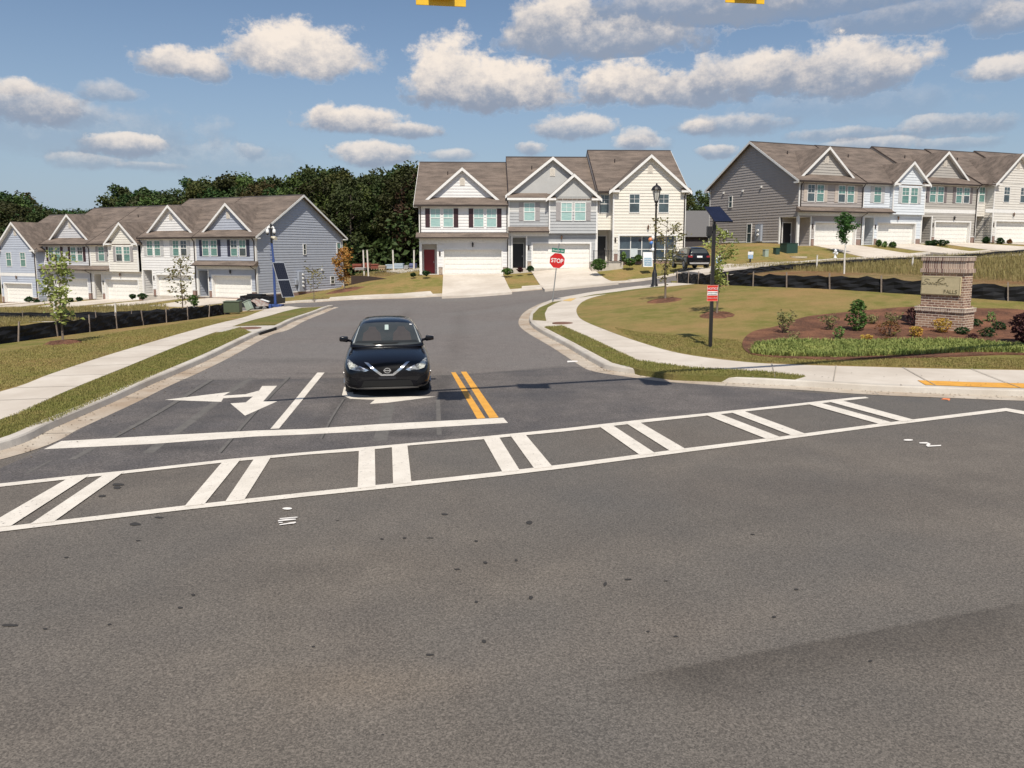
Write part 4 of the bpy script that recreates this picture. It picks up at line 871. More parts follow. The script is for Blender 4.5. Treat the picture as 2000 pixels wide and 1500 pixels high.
l_dk = leafmat('leaf dark green', (.035, .075, .022), (.02, .045, .015)); l_pu = leafmat('leaf purple', (.09, .035, .035), (.05, .02, .025)); l_lg = leafmat('leaf light green', (.20, .30, .09), (.12, .2, .06)); l_ye = leafmat('leaf yellow', (.42, .38, .07), (.55, .22, .05)); l_rd = leafmat('leaf red green', (.28, .07, .04), (.10, .14, .04))
def ground_at(u, v, off=.13): return G(u, v, off)
GT = 'young street trees on the lawns'
for (u, v, top, wpx, lab, lm, nl, sd_, kw) in (
    (123, 671, 497, 66, 'young pale green tree in a mulch ring, nearest the left edge', l_yg, 430, 3, dict(shape='oval', br=20, low=.22)),
    (358, 621, 504, 56, 'sparse young tree in front of the black silt fence, right of the pale green one', l_ol, 330, 4, dict(low=.25, br=20)),
    (673, 567, 488, 40, 'young orange-leaved tree by the blue-grey house', l_or, 900, 5, dict(low=.18, br=24, lsize=.12)),
    (1299, 588, 430, 62, 'sparse young tree behind the lamp post on the right lawn', l_ol, 460, 6, dict(low=.22, br=20, lsize=.08)),
    (1400, 617, 448, 60, 'leafy young tree just behind the notice post', l_yg, 560, 7, dict(low=.26, br=20, lsize=.085)),
    ):
    b = ground_at(u, v); k = FPX / b.y; H = (v - top) / k * 1.02
    sapling(b, H, wpx / k, lab, lm, nl, sd_, GT, **kw); mulch_ring(b, 42/1500*b.y if u > 1200 else 38/1500*b.y, lab)
b = at(1650, 503, 66.5); b.z = T(b.x, b.y) + .1; sapling(b, 3.4, 1.7, 'dense green young tree with white trunk guard before the right row', leafmat('leaf fresh green', (.07, .17, .04)), 1100, 8, GT, low=.3, lsize=.13, wrap=.9, br=22)
b = at(378, 590, 44); b.z = T(b.x, b.y) + .05; sapling(b, 1.25, .55, 'small round-headed tree with white trunk guard at the left silt fence', l_g, 130, 9, GT, low=.62, wrap=.75, br=8)
b = at(612, 548, 57); b.z = T(b.x, b.y) + .05; sapling(b, 2.6, 2.0, 'nearly bare young tree beside the solar panels', l_ol, 110, 10, GT, low=.3, br=12, lsize=.12)

def shrub(u, v, hpx, wpx, lm, label, seed, group, dens=1.0, kind='round', lsize=None, d=None, off=.17):
    rnd = random.Random(seed)
    if d: b = at(u, v, d); b.z = max(T(b.x, b.y) + .08, b.z - .1)
    else: b = G(u, v, off)
    k = FPX / b.y; h, w = hpx / k, wpx / k; root = empty('shrub', b, 0, label, 'shrub', group); pts = []; n = int((90 + 330 * w * h) * dens); ls = lsize or max(.05, .09 * min(1.2, h))
    st = MB()
    for q in range(7):
        a = rnd.uniform(0, 6.28); st.tube([(0, 0, -.05), (math.cos(a)*w*.3, math.sin(a)*w*.3, h*rnd.uniform(.5, .85))], [.012, .005], 4)
    st.build('stem', m_bark, root)
    for j in range(n):
        if kind == 'round':
            z = rnd.random() ** .8; r = math.sqrt(max(0, 1 - (2*z - 1) ** 2)) * .5 * w * (rnd.random() ** .35) * (1 + .18 * math.sin(5*z + seed)); a = rnd.uniform(0, 6.28); pts.append((r*math.cos(a)*(1 + .15*math.sin(3*a)), r*math.sin(a), h*(.06 + .94*z)))
        elif kind == 'twig':
            a = (j % 9) * .7 + seed; t = rnd.random() ** .6; r = w*.5*t*(.4 + .6*((j % 9)/9)); pts.append((r*math.cos(a) + rnd.gauss(0, .05), r*math.sin(a) + rnd.gauss(0, .05), h*(t*.85 + .1) + rnd.gauss(0, .05)))
        else:
            a = rnd.uniform(0, 6.28); z = rnd.random(); r = w*.5*(.4 + .6*rnd.random()) * (1 - .6*z); pts.append((r*math.cos(a), r*math.sin(a), h*z))
    leafobj('foliage', pts, ls, rnd, lm, root); return root
SB = 'shrubs in the mulch bed'
for i, (u, v, h, w, lm, lab, kd, de) in enumerate([
    (1673, 646, 60, 40, l_g, 'tall dark green shrub in the middle of the mulch bed', 'round', 1.1), (1532, 651, 42, 50, l_ol, 'open twiggy shrub at the left end of the mulch bed', 'twig', .8),
    (1619, 645, 30, 44, l_ol, 'low brownish-green shrub left of the tall dark shrub', 'twig', 1.0), (1638, 663, 26, 20, l_lg, 'small upright light green shrub at the yellow border grass', 'round', 1.2),
    (1736, 657, 30, 42, l_rd, 'red and green shrub in front of the bed centre', 'round', 1.3), (1704, 633, 17, 28, l_ol, 'low dark shrub right of the tall dark shrub', 'twig', 1),
    (1740, 636, 22, 40, l_ol, 'loose brownish shrub behind the red and green one', 'twig', 1), (1779, 636, 34, 24, l_pu, 'dark shrub touching the left side of the brick monument', 'round', 1.4),
    (1789, 658, 20, 28, l_ye, 'small yellow shrub left of the one before the monument', 'round', 1.4), (1840, 650, 28, 34, l_ye, 'yellow and orange shrub in front of the brick monument', 'round', 1.6),
    (1880, 653, 14, 24, l_dk, 'small dark green mound right of the monument base, nearest it', 'round', 1.3), (1904, 637, 14, 26, l_dk, 'dark green mound behind the small one beside the monument', 'round', 1.3),
    (1929, 658, 18, 32, l_dk, 'rounded dark green mound in the right part of the bed', 'round', 1.3), (1951, 644, 15, 30, l_dk, 'green mound behind the rounded one in the right part of the bed', 'round', 1.2),
    (1934, 629, 20, 28, l_lg, 'broad-leaved light green plant at the back right of the bed', 'low', .7), (2000, 672, 60, 50, l_pu, 'large dark red shrub at the right edge of the photo', 'round', 2.2),
    (1693, 666, 12, 22, l_ye, 'tiny yellow-orange plant in front of the tall dark shrub', 'round', 1), (1731, 669, 9, 20, l_rd, 'tiny reddish plant at the border grass below the red and green shrub', 'round', 1),
    (1900, 662, 10, 20, l_pu, 'tiny dark plant between the green mounds', 'round', 1), (1547, 665, 14, 36, l_ol, 'sprawling low weed at the left of the bed', 'twig', .6)]):
    shrub(u, v, h, w, lm, lab, 20 + i, SB, de, kd)
HS = 'shrubs beside the garages'
for i, (u, v, h, w, d, lm, lab) in enumerate([
    (832, 536, 9, 15, 63.2, l_dk, 'dark shrub by the red front door'), (807, 538, 7, 10, 63.5, l_dk, 'small shrub at the left corner of the white house with the red door'), (991, 534, 12, 20, 63.5, l_g, 'green shrub between the first two centre garages'), (1016, 529, 9, 10, 63.8, l_pu, 'dark red shrub by the black front door'), (1036, 528, 10, 14, 63.8, l_dk, 'dark shrub at the stone pier of the grey house'),
    (1169, 526, 22, 32, 61.5, l_g, 'wide green shrub at the right end of the second centre driveway'), (1230, 517, 14, 22, 63, l_g, 'shrub below the left storefront panes'), (1217, 506, 16, 10, 64.5, l_lg, 'upright light green shrub left of the storefront'), (1247, 508, 12, 14, 64.5, l_g, 'green shrub behind the sandwich board'),
    (57, 588, 10, 16, 81, l_dk, 'dark shrub at the leftmost garage'), (72, 590, 7, 10, 81, l_dk, 'small dark shrub right of the leftmost one'), (138, 590, 8, 11, 78.5, l_dk, 'dark shrub between the left row garages, further left'), (155, 590, 9, 12, 78.5, l_dk, 'dark shrub between the left row garages, further right'), (259, 582, 9, 12, 75, l_dk, 'dark shrub right of the cream gable garage'), (278, 583, 12, 16, 75, l_dk, 'bigger dark shrub right of the cream gable garage'),
    (1716, 479, 12, 11, 71.5, l_g, 'shrub at the left pier of the ice-white garage'), (1728, 481, 11, 9, 71.5, l_lg, 'pale shrub second from that pier'), (1744, 481, 10, 15, 71.5, l_g, 'low shrub before the ice-white garage'), (1814, 478, 9, 14, 74, l_dk, 'shrub at the warm grey garage, leftmost'), (1825, 478, 11, 13, 74, l_dk, 'shrub at the warm grey garage, middle'), (1841, 477, 10, 22, 74, l_dk, 'wide shrub at the warm grey garage, rightmost'),
    (1926, 474, 13, 12, 78, l_dk, 'shrub left of the off-white garage'), (1953, 475, 12, 16, 77.5, l_dk, 'round shrub before the off-white garage'), (1972, 475, 9, 9, 77.5, l_rd, 'small reddish shrub before the off-white garage')]):
    shrub(u, v, h, w, lm, lab, 60 + i, HS, 1.0, 'round', .13, d)
# border grass of the bed: real blades
def blades(name, poly_px, n, h, mat, off, seed, w=.012, spread=.35, label=None, cat=None):
    poly = PX(poly_px, off); rnd = random.Random(seed); tr = tessellate_polygon([[Vector((p.x, p.y, 0)) for p in poly]]); ar = []
    for t in tr:
        a, b, c = (Vector((poly[k].x, poly[k].y)) for k in t); ar.append((abs((b-a).cross(c-a)) / 2, a, b, c))
    tot = sum(x[0] for x in ar); v, f = [], []
    for s_, a, b, c in ar:
        for _ in range(int(n * s_ / tot)):
            r1, r2 = math.sqrt(rnd.random()), rnd.random(); p = a*(1-r1) + b*(r1*(1-r2)) + c*(r1*r2); z = T(p.x, p.y) + off
            an = rnd.uniform(0, 6.28); hh = h*rnd.uniform(.5, 1.2); dx, dy = math.cos(an), math.sin(an); l = spread*hh*rnd.uniform(.3, 1.3); i = len(v)
            v += [(p.x - dy*w, p.y + dx*w, z - .01), (p.x + dy*w, p.y - dx*w, z - .01), (p.x + dx*l*.5 + dy*w*.7, p.y + dy*l*.5 - dx*w*.7, z + hh*.7), (p.x + dx*l*.5 - dy*w*.7, p.y + dy*l*.5 + dx*w*.7, z + hh*.7), (p.x + dx*l, p.y + dy*l, z + hh*(.95 if spread < .5 else .8))]
            f += [(i, i+1, i+2, i+3), (i+3, i+2, i+4)]
    me = bpy.data.meshes.new(name); me.from_pydata(v, [], f); me.materials.append(mat); o = bpy.data.objects.new(name, me); C.objects.link(o)
    tag(o, label or 'short blades of turf on the roadside', cat or 'grass', kind='stuff'); return o
m_lir = leafmat('variegated grass', (.40, .42, .13), (.17, .23, .06), tr=.3); m_bl = leafmat('turf blade', (.27, .255, .075), (.35, .27, .11), tr=.2); m_blv = leafmat('verge blade', (.215, .225, .06), (.30, .25, .09), tr=.2)
blades('border_grass', [(1466,690),(1474,674),(1530,667),(1680,669),(1790,666),(1900,668),(1975,676),(2040,680),(2040,690),(1900,688),(1760,694),(1640,698),(1500,695)], 16000, .16, m_lir, .18, 1, .012, 1.0, 'yellow-green variegated border grass along the front of the mulch bed', 'border grass')
blades('grass', [(-200,865),(0,823),(120,771),(250,718),(385,663),(470,640),(490,650),(385,698),(308,731),(210,776),(105,821),(0,856),(-100,900)], 52000, .055, m_blv, .13, 2, .005, .5)
blades('grass', [(-60,785),(0,765),(206,695),(455,625),(400,626),(200,655),(0,690),(-100,720)], 60000, .05, m_bl, .12, 3, .006, .6)
blades('grass', [(1063,639),(1098,636.5),(1157,662),(1245,704),(1350,718),(1490,725.5),(1574,734.5),(1553,741),(1490,737.5),(1315,731),(1250,722),(1196,708),(1122,669)], 16000, .06, m_blv, .14, 4, .006, .5)
blades('grass', [(1332,690),(1455,706),(1560,711.5),(1700,715.5),(2000,722),(2060,700),(1850,700),(1640,705),(1480,697),(1440,665),(1250,650),(1200,640),(1245,666)], 60000, .05, m_bl, .14, 5, .006, .6)
blades('dry_grass', [(1345,535),(1440,522),(1560,517),(1700,508),(1900,500),(2050,492),(2080,560),(1900,545),(1700,534),(1500,528)], 26000, .38, leafmat('dry blade', (.34, .27, .12), (.20, .18, .06), tr=.2), -.04, 6, .012, .35, 'dry weeds between the two silt fences on the right', 'weeds')
blades('dry_grass', [(-40,607),(80,604),(200,603),(320,598),(330,606),(200,622),(0,640),(-60,650)], 22000, .42, leafmat('dry blade', (.34, .27, .12)), -.04, 7, .014, .35, 'dry weeds behind the left silt fence', 'weeds')
blades('dry_grass', [(690,545),(760,538),(860,532),(820,526),(760,526),(700,533)], 9000, .25, leafmat('dry blade', (.34, .27, .12)), .0, 8, .014, .35, 'dry weeds behind the low slope by the centre row', 'weeds')

# leaf litter and grit in the gutters and along the grass edges
lr = random.Random(17); v_, f_ = [], []
for line, o0, o1, n_ in ((KLs, -.5, -.02, 420), (KRs, -.5, -.02, 420), (KLs, .18, .95, 120), (KRs, .2, 1.6, 160), (KLs, -1.6, -.4, 140), (KRs, -1.6, -.4, 140)):
    for _ in range(n_):
        i = lr.randrange(20, len(line)-2) if line is KLs else lr.randrange(10, len(line)-12); t = (line[i+1]-line[i]); p = line[i] + t*lr.random(); t.normalize(); o_ = lr.uniform(o0, o1); o_ = o_ if o0 > 0 else o1 + (o_-o1)*lr.random(); p = p + Vector((-t.y, t.x))*o_
        z = T(p.x, p.y) + (.165 if o0 > 0 else .016); a = lr.uniform(0, 6.28); s_ = lr.uniform(.008, .028); dx, dy = math.cos(a)*s_, math.sin(a)*s_; k = len(v_)
        v_ += [(p.x-dx, p.y-dy, z), (p.x+dy*.5, p.y-dx*.5, z+.004), (p.x+dx, p.y+dy, z), (p.x-dy*.5, p.y+dx*.5, z+.006)]; f_.append((k, k+1, k+2, k+3))
me = bpy.data.meshes.new('leaf_litter'); me.from_pydata(v_, [], f_); me.materials.append(pmat('litter', (.16, .10, .05), .9, col2=(.06, .045, .03), scale=1.5)); o = bpy.data.objects.new('leaf_litter', me); C.objects.link(o); tag(o, 'scattered dry leaves and grit along the kerbs', 'leaf litter', kind='stuff')
# forest behind the houses
def forest_proto(seed, H, wid, lm, n=2600, nb=26):
    rnd = random.Random(seed); root = empty('forest_tree', (0, 0, 0), 0, 'x', 'tree', 'trees of the wood behind the houses'); t = MB(); t.tube([(0, 0, -1), (rnd.uniform(-.3, .3), 0, H*.45), (rnd.uniform(-.6, .6), rnd.uniform(-.5, .5), H*.88)], [.22, .15, .05], 6); pts = []
    for k in range(nb):
        fz = rnd.uniform(.18, .97); a = rnd.uniform(0, 6.28); env = math.sin(math.pi*min(1, (fz - .02)/1.04)) ** .6
        rr = wid/2*env*rnd.uniform(.35, 1.0); c = Vector((math.cos(a)*rr, math.sin(a)*rr, fz*H)); br = rnd.uniform(.09, .17)*wid*1.2
        t.tube([(0, 0, max(.5, c.z - rr*.6)), tuple(c)], [.07, .03], 4)
        for j in range(n // nb):
            d = Vector((rnd.gauss(0, 1), rnd.gauss(0, 1), rnd.gauss(0, .75))); d = d.normalized() * br * rnd.uniform(.55, 1.12); pts.append(c + d)
    t.build('trunk', m_bark2, root); leafobj('crown', pts, .40, rnd, lm, root, elong=1.2); return root
f_a = leafmat('wood leaf', (.050, .080, .022), (.028, .046, .014), rand=.8, tr=.12); f_b = leafmat('wood leaf brown', (.085, .055, .022), (.04, .04, .014), rand=.5, tr=.12); f_c = leafmat('wood leaf light', (.085, .11, .026), (.042, .064, .016), rand=.6, tr=.12)
protos = [forest_proto(100 + i, 15.5, w_, m_, n_) for i, (w_, m_, n_) in enumerate([(8, f_a, 2800), (7, f_a, 2400), (9, f_a, 3200), (6.5, f_c, 2200), (8, f_b, 2400), (7.5, f_c, 2600), (5.5, f_a, 1700)])]
FL = ['dark green broad tree in the wood behind the houses', 'dark green narrow tree in the wood behind the houses', 'wide dark green tree in the wood behind the houses', 'lighter green slim tree in the wood behind the houses', 'brownish-leaved tree in the wood behind the houses', 'lighter green round tree in the wood behind the houses', 'small slender dark tree in the wood behind the houses']
FG = ['broad dark trees of the wood', 'narrow dark trees of the wood', 'wide dark trees of the wood', 'light slim trees of the wood', 'brownish trees of the wood', 'light round trees of the wood', 'slender dark trees of the wood']
used = set()
def plant(ix, x, y, H, rz):
    p = protos[ix]
    if ix in used:
        q = p.copy(); C.objects.link(q)
        for ch in p.children: c_ = ch.copy(); C.objects.link(c_); c_.parent = q
    else: q = p; used.add(ix)
    q['label'] = FL[ix]; q['group'] = FG[ix]
    q.location = (x, y, T(x, y) - .3); s = H / 15.5; q.rotation_euler = (0, 0, rz); q.scale = (s * .96, s * .96, s)
fr = random.Random(5)
TOP = [(-30, 372), (20, 374), (45, 380), (62, 400), (85, 395), (110, 413), (150, 404), (175, 410), (200, 405), (215, 385), (240, 362), (270, 362), (310, 372), (345, 378), (380, 342), (420, 347), (470, 340), (520, 346), (560, 343), (620, 322), (650, 325), (680, 335), (710, 338), (735, 332), (780, 322), (820, 320), (860, 322), (900, 324), (985, 320), (1040, 320), (1150, 330), (1338, 366), (1372, 366), (1420, 380)]
def topv(u):
    for (a, va), (b, vb) in zip(TOP, TOP[1:]):
        if a <= u <= b: return va + (vb - va)*(u - a)/(b - a)
    return 380
for row, (dd, du) in enumerate(((104, 25), (111, 25), (119, 25), (128, 22), (138, 25))):
    u = -40 + fr.uniform(0, 20)
    while u < 1000:
        d = dd + fr.uniform(-2.5, 2.5)
        if u < 560: d += 8 + (560 - u) * .03
        if 690 < u < 830 and row == 0: d += 3
        v = topv(u) + fr.uniform(0, 11) + (0, 0, 0, 1, 1)[row] * fr.uniform(-4, 10) + (14 if row == 0 else 0)
        p = at(u, v, d); H = p.z - T(p.x, p.y) + .3
        if H > 4 and not (u > 870 and row < 2): plant(fr.choice([0, 0, 1, 2, 2, 3, 4, 5, 6]) if H > 11 else fr.choice([1, 3, 6]), p.x, p.y, H, fr.uniform(0, 6.28))
        u += du * fr.uniform(.75, 1.3) * (1 if u < 860 else 2.2)
for u, v, d in ((1336, 372, 118), (1352, 364, 120), (1366, 366, 116), (1382, 372, 122), (1345, 378, 112), (1374, 380, 114)):
    p = at(u, v, d); plant(fr.choice([3, 5, 1]), p.x, p.y, p.z - T(p.x, p.y), fr.uniform(0, 6))
# shaded understorey of the wood
um = MB(); ur_ = random.Random(3); pts = []
for k in range(26000):
    u = ur_.uniform(-60, 1000); d = ur_.uniform(100, 132) + (8 if u < 560 else 0); p = at(u, 500, d); pts.append((p.x, p.y, T(p.x, p.y) + ur_.random() ** 1.6 * 6.0 * (1 + .4*math.sin(u*.05))))
uo = leafobj('undergrowth', pts, .55, ur_, f_a, None); tag(uo, 'dark undergrowth at the foot of the wood', 'undergrowth', kind='stuff')
# ------------------------------------------------------------------ silt fences
m_silt = pmat('black silt fabric', (.010, .010, .012), .7, col2=(.017, .018, .021), scale=1.0, stretch=(.15, .15, 9), bump=.2, bscale=3, bdist=.03, spec=.25)
m_stake = pmat('grey wood stake', (.30, .24, .20), .85, col2=(.2, .16, .13), scale=10)
def silt(name_lab, pts, h, seed, posts=True, lean=.12, step=None, group=None):
    """pts: world (x, y) of the fence foot"""
    rnd = random.Random(seed); root = empty('silt_fence', (0, 0, 0), 0, name_lab, 'silt fence', group); line = smooth_line([Vector(p) for p in pts], 10)
    mb = MB(); n = len(line); prev = None; acc = 0
    for i, p in enumerate(line):
        t = (line[min(i+1, n-1)] - line[max(i-1, 0)]).normalized(); nm = Vector((-t.y, t.x))
        z = T(p.x, p.y) + .02; hh = h * (1 - .13*abs(math.sin(i*1.0)) + rnd.uniform(-.05, .04)); rows = []
        for k in range(6):
            f_ = k/5; w = .05*math.sin(i*1.7 + k*1.3) * math.sin(f_*3.14) + rnd.uniform(-.015, .015); rows.append((p.x + nm.x*w, p.y + nm.y*w, z + hh*f_))
        if prev:
            for k in range(5): mb.face([prev[k], rows[k], rows[k+1], prev[k+1]])
        prev = rows
    o = mb.build('fence_fabric', m_silt, root); s = o.modifiers.new('s', 'SOLIDIFY'); s.thickness = .008
    if posts:
        tot = sum((line[i+1]-line[i]).length for i in range(n-1)); st = step or 2.1; k = 0; d = 0; nxt = .3
        for i in range(n-1):
            L_ = (line[i+1]-line[i]).length
            while d + L_ > nxt:
                p = line[i].lerp(line[i+1], (nxt - d)/L_); z = T(p.x, p.y); l = rnd.gauss(0, lean); pm = MB()
                pm.box(-.022, .022, -.05, -.008, -.1, h*1.12); q = pm.build('stake', m_stake, root, loc=(p.x, p.y - .03, z)); q.rotation_euler = (0, l, math.atan2((line[i+1]-line[i]).y, (line[i+1]-line[i]).x)); nxt += st*rnd.uniform(.85, 1.15)
            d += L_
    return root
silt('black silt fence with wooden stakes along the left lawn', [(-18.2, 20), (-17.4, 25), (-17.2, 30), (-17.4, 34), (-17.3, 38), (-17, 42), (-16.9, 45), (-17.6, 48)], .74, 1, step=2.3, lean=.16)
silt('second black silt fence before the left driveways', [(-62, 71), (-50, 65.5), (-40, 61.2), (-30, 56.5), (-24, 53.5), (-20, 52)], .62, 2, step=4)
silt('black silt fence with grey stakes along the back of the right lawn', [(9.7, 45.4), (9.9, 43), (10.3, 39.2), (11.5, 35.3), (13.6, 32.6), (16, 30), (18.7, 27.9), (22, 26.6), (27, 25.5)], .74, 3, step=2.0, lean=.10)
silt('upper black silt fence below the right driveways', [(12.2, 47.0), (13.4, 48), (16.5, 50.2), (19.4, 52), (25.7, 55), (32, 57.5), (40, 60), (50, 63)], .38, 4, posts=False)

# ------------------------------------------------------------------ pole helpers and street furniture
m_pole = pmat('black metal', (.014, .012, .012), .4, spec=.6); m_steel = pmat('galvanised steel', (.36, .37, .37), .45, metal=.6); m_wht = pmat('white plastic', (.78, .78, .77), .45)
m_sgr = pmat('stop sign red', (.55, .012, .012), .45); m_sgg = pmat('street sign green', (.0, .16, .10), .45); m_wl = pmat('white letters', (.8, .8, .8), .5); m_gl = pmat('lamp glass', (.62, .62, .58), .25)
# stop sign
b = G(1079, 589, .14); k = FPX / b.y; Hh = (589 - 475)/k
rt = empty('stop_sign', b, R(-4), 'leaning red stop sign with green street name blade at the curb', 'stop sign', tilt=(0, R(6.2)))
m = MB(); m.tube([(0, 0, -.1), (0, 0, Hh*.995)], .028, 8); m.build('post', m_steel, rt)
zc = (589 - 509)/k; r_ = .385 * 1.02
m = MB(); oc = [(r_*math.cos(R(22.5 + 45*i))/math.cos(R(22.5)), -.035, zc + r_*math.sin(R(22.5 + 45*i))/math.cos(R(22.5))) for i in range(8)]; m.prism(oc, (0, -.006, 0)); pl = m.build('sign_plate', m_sgr, rt)
m = MB(); 
for i in range(8):
    p, q = Vector(oc[i]), Vector(oc[(i+1) % 8]); c = Vector((0, -.035, zc)); m.face([p + Vector((0, -.009, 0)), q + Vector((0, -.009, 0)), c.lerp(q, .95) + Vector((0, -.009, 0)), c.lerp(p, .95) + Vector((0, -.009, 0))])
m.build('border', m_wl, pl); text('STOP', .30, m_wl, pl, (0, -.045, zc - .01), bold=.005, sx=.86)
m = MB(); zs = (589 - 489.5)/k; m.box(-.33, .33, -.012, .012, zs - .11, zs + .11); pl = m.build('street_name_sign', m_sgg, rt); text('Rosalyn Dr', .15, m_wl, pl, (0, -.017, zs), sx=.85)
# lamp post
b = G(1278, 560, .13); Y = b.y; k = FPX / Y; Hh = (560 - 357)/k
rt = empty('street_lamp', b, 0, 'tall black lamp post with lantern head at the bend of the street', 'street lamp')
m = MB(); m.lathe([(.20, -.1), (.20, .12), (.15, .2), (.15, .75), (.11, .85), (.075, 1.0), (.065, 1.1), (.055, Hh*.76), (.06, Hh*.765), (.09, Hh*.775), (.05, Hh*.785), (.10, Hh*.80), (.14, Hh*.815)], 0, 0, 14); m.build('pole', m_pole, rt, True)
z0 = Hh*.818; z1 = Hh*.91; m = MB(); m.lathe([(.12, z0), (.22, z1)], 0, 0, 8); m.build('lantern_glass', m_gl, rt)
m = MB()
for i in range(8):
    a = i*math.pi/4; m.tube([(.125*math.cos(a), .125*math.sin(a), z0), (.225*math.cos(a), .225*math.sin(a), z1)], .012, 4)
m.lathe([(.29, z1), (.30, z1 + .03), (.24, z1 + .16), (.13, z1 + .26), (.05, z1 + .30), (.05, z1 + .36), (.02, z1 + .40)], 0, 0, 12); m.build('lantern_cap', m_pole, rt)
# solar camera post with notice sign
b = G(1387, 679, .14); k = FPX / b.y; Hh = (679 - 440)/k
rt = empty('camera_post', b, 0, 'black post with solar panel, box camera and red notice sign on the right lawn', 'camera post')
m = MB(); m.box(-.045, .045, -.045, .045, -.2, Hh); m.build('pole', m_pole, rt)
m = MB(); c = (679 - 425.5)/k; q = [Vector(((1371.5-1388)/k, .20, c + .31)), Vector(((1403-1388)/k, .26, c + .31)), Vector(((1421-1388)/k, -.16, c - .12)), Vector(((1385-1388)/k, -.22, c - .12))]
m.prism(q, (.005, .02, -.03)); m.build('solar_panel', pmat('solar cell blue', (.008, .010, .025), .2, col2=(.012, .015, .036), scale=3, spec=.8), rt)
m = MB(); m.box(-.03, .03, -.05, .05, Hh - .15, c + .03); m.build('panel_bracket', m_pole, rt)
m = MB(); zz = (679 - 453.5)/k; m.box(-.21, -.09, -.14, .03, zz - .12, zz + .16); m.box(-.09, -.045, -.02, .02, zz - .04, zz + .02); m.lathe([(.05, zz-.18),(.05, zz-.1)], -.15, -.05, 10); m.build('camera', m_pole, rt, bevel=.01)
m = MB(); z1, z2 = (679 - 587)/k, (679 - 556)/k; m.box(-.155, .155, -.062, -.05, z1, z2); pl = m.build('notice_sign', pmat('notice red', (.60, .03, .015), .5), rt)
m = MB(); y = -.066
h_ = z2 - z1
for (a, b_, c_, d_) in ((-.155, .155, z1, z1 + .012), (-.155, .155, z2 - .012, z2), (-.155, -.143, z1 + .012, z2 - .012), (.143, .155, z1 + .012, z2 - .012)): m.box(a, b_, y, -.0625, c_, d_)
m.build('border', pmat('pale red', (.75, .30, .24), .5), pl); m = MB(); m.box(-.142, .142, -.0655, -.0625, z1 + h_*.36, z1 + h_*.62); m.build('white_band', m_wl, pl)
text('NOTICE', .085, m_wl, pl, (0, -.07, z1 + h_*.78)); text('THIS AREA IS UNDER', .030, m_black, pl, (0, -.07, z1 + h_*.55)); text('SURVEILLANCE', .036, m_black, pl, (0, -.07, z1 + h_*.43)); text('RECORDED 24 HOURS', .028, m_wl, pl, (0, -.07, z1 + h_*.19))

# mobile camera mast with solar panels
b = at(536, 597, 49.5); b.z = T(b.x, b.y) + .05; k = FPX / b.y; m_blu = pmat('blue paint', (.04, .08, .25), .45)
rt = empty('surveillance_mast', b, 0, 'blue mobile camera mast with two tilted solar panels at the left sidewalk end', 'surveillance unit')
Z = lambda v: (597 - v)/k
X = lambda u: (u - 536)/k
m = MB(); m.box(X(527), X(551), -.3, .5, .12, Z(589.5)); m.box(X(529), X(534), -.45, -.3, 0, .3); m.box(X(544), X(549), -.45, -.3, 0, .3); m.build('base_box', m_blu, rt, bevel=.02)
m = MB(); m.tube([(X(538), 0, .3), (X(537.5), 0, Z(500))], .085, 8); m.tube([(X(537.5), 0, Z(500)), (X(535.5), 0, Z(470))], .065, 8)
for i in range(10): m.box(X(536) - .12, X(536) - .02, -.11, -.05, Z(502) + i*.11, Z(502) + i*.11 + .04)
m.build('mast', m_blu, rt); m = MB(); m.tube([(X(535.5), 0, Z(471)), (X(535), 0, Z(437))], .07, 8); m.box(X(533.8), X(536.5), -.05, .05, Z(437), Z(433)); m.build('upper_mast', m_pole, rt)
for (x0, x1) in ((534, 529), (537, 542)):
    m = MB(); m.tube([(X(x0), 0, Z(441)), (X((x0+x1)/2), -.05, Z(439)), (X(x1), -.1, Z(443))], .05, 6); m.lathe([(.03, .12), (.09, .08), (.11, -.06), (.10, -.14), (.05, -.17)], X(x1), -.1, 10, Z(447)); cm = m.build('dome_camera', m_wht, rt, True)
    m = MB(); m.lathe([(.085, 0), (.07, -.06), (.02, -.10)], X(x1), -.1, 10, Z(452)); m.build('lens_dome', m_black, cm)
m = MB(); m.tube([(X(536), -.05, Z(459)), (X(541), -.2, Z(460)), (X(547), -.35, Z(462))], [.06, .1, .13], 8); m.build('floodlight', pmat('cream metal', (.7, .64, .5), .4), rt)
bb_ = b.copy(); TLq, TRq, BLq, BRq = at(532, 512.5, 49.1) - bb_, at(555, 512.5, 49.6) - bb_, at(551.5, 581, 48.8) - bb_, at(575, 580, 49.3) - bb_
def pan(a, b, n0, mat, name, o, par):
    m = MB(); f = lambda s, t: TLq.lerp(TRq, s).lerp(BLq.lerp(BRq, s), t); q = [f(n0, a), f(1-n0, a), f(1-n0, b), f(n0, b)]
    nrm = (q[1]-q[0]).cross(q[3]-q[0]).normalized(); nrm *= (1 if nrm.y < 0 else -1); m.prism([p + nrm*o for p in q], -nrm*.04); return m.build(name, mat, par), f, nrm
fr_, f, nrm = pan(0, 1, 0, pmat('aluminium', (.6, .6, .6), .35, metal=.5), 'panel_frame', 0, rt)
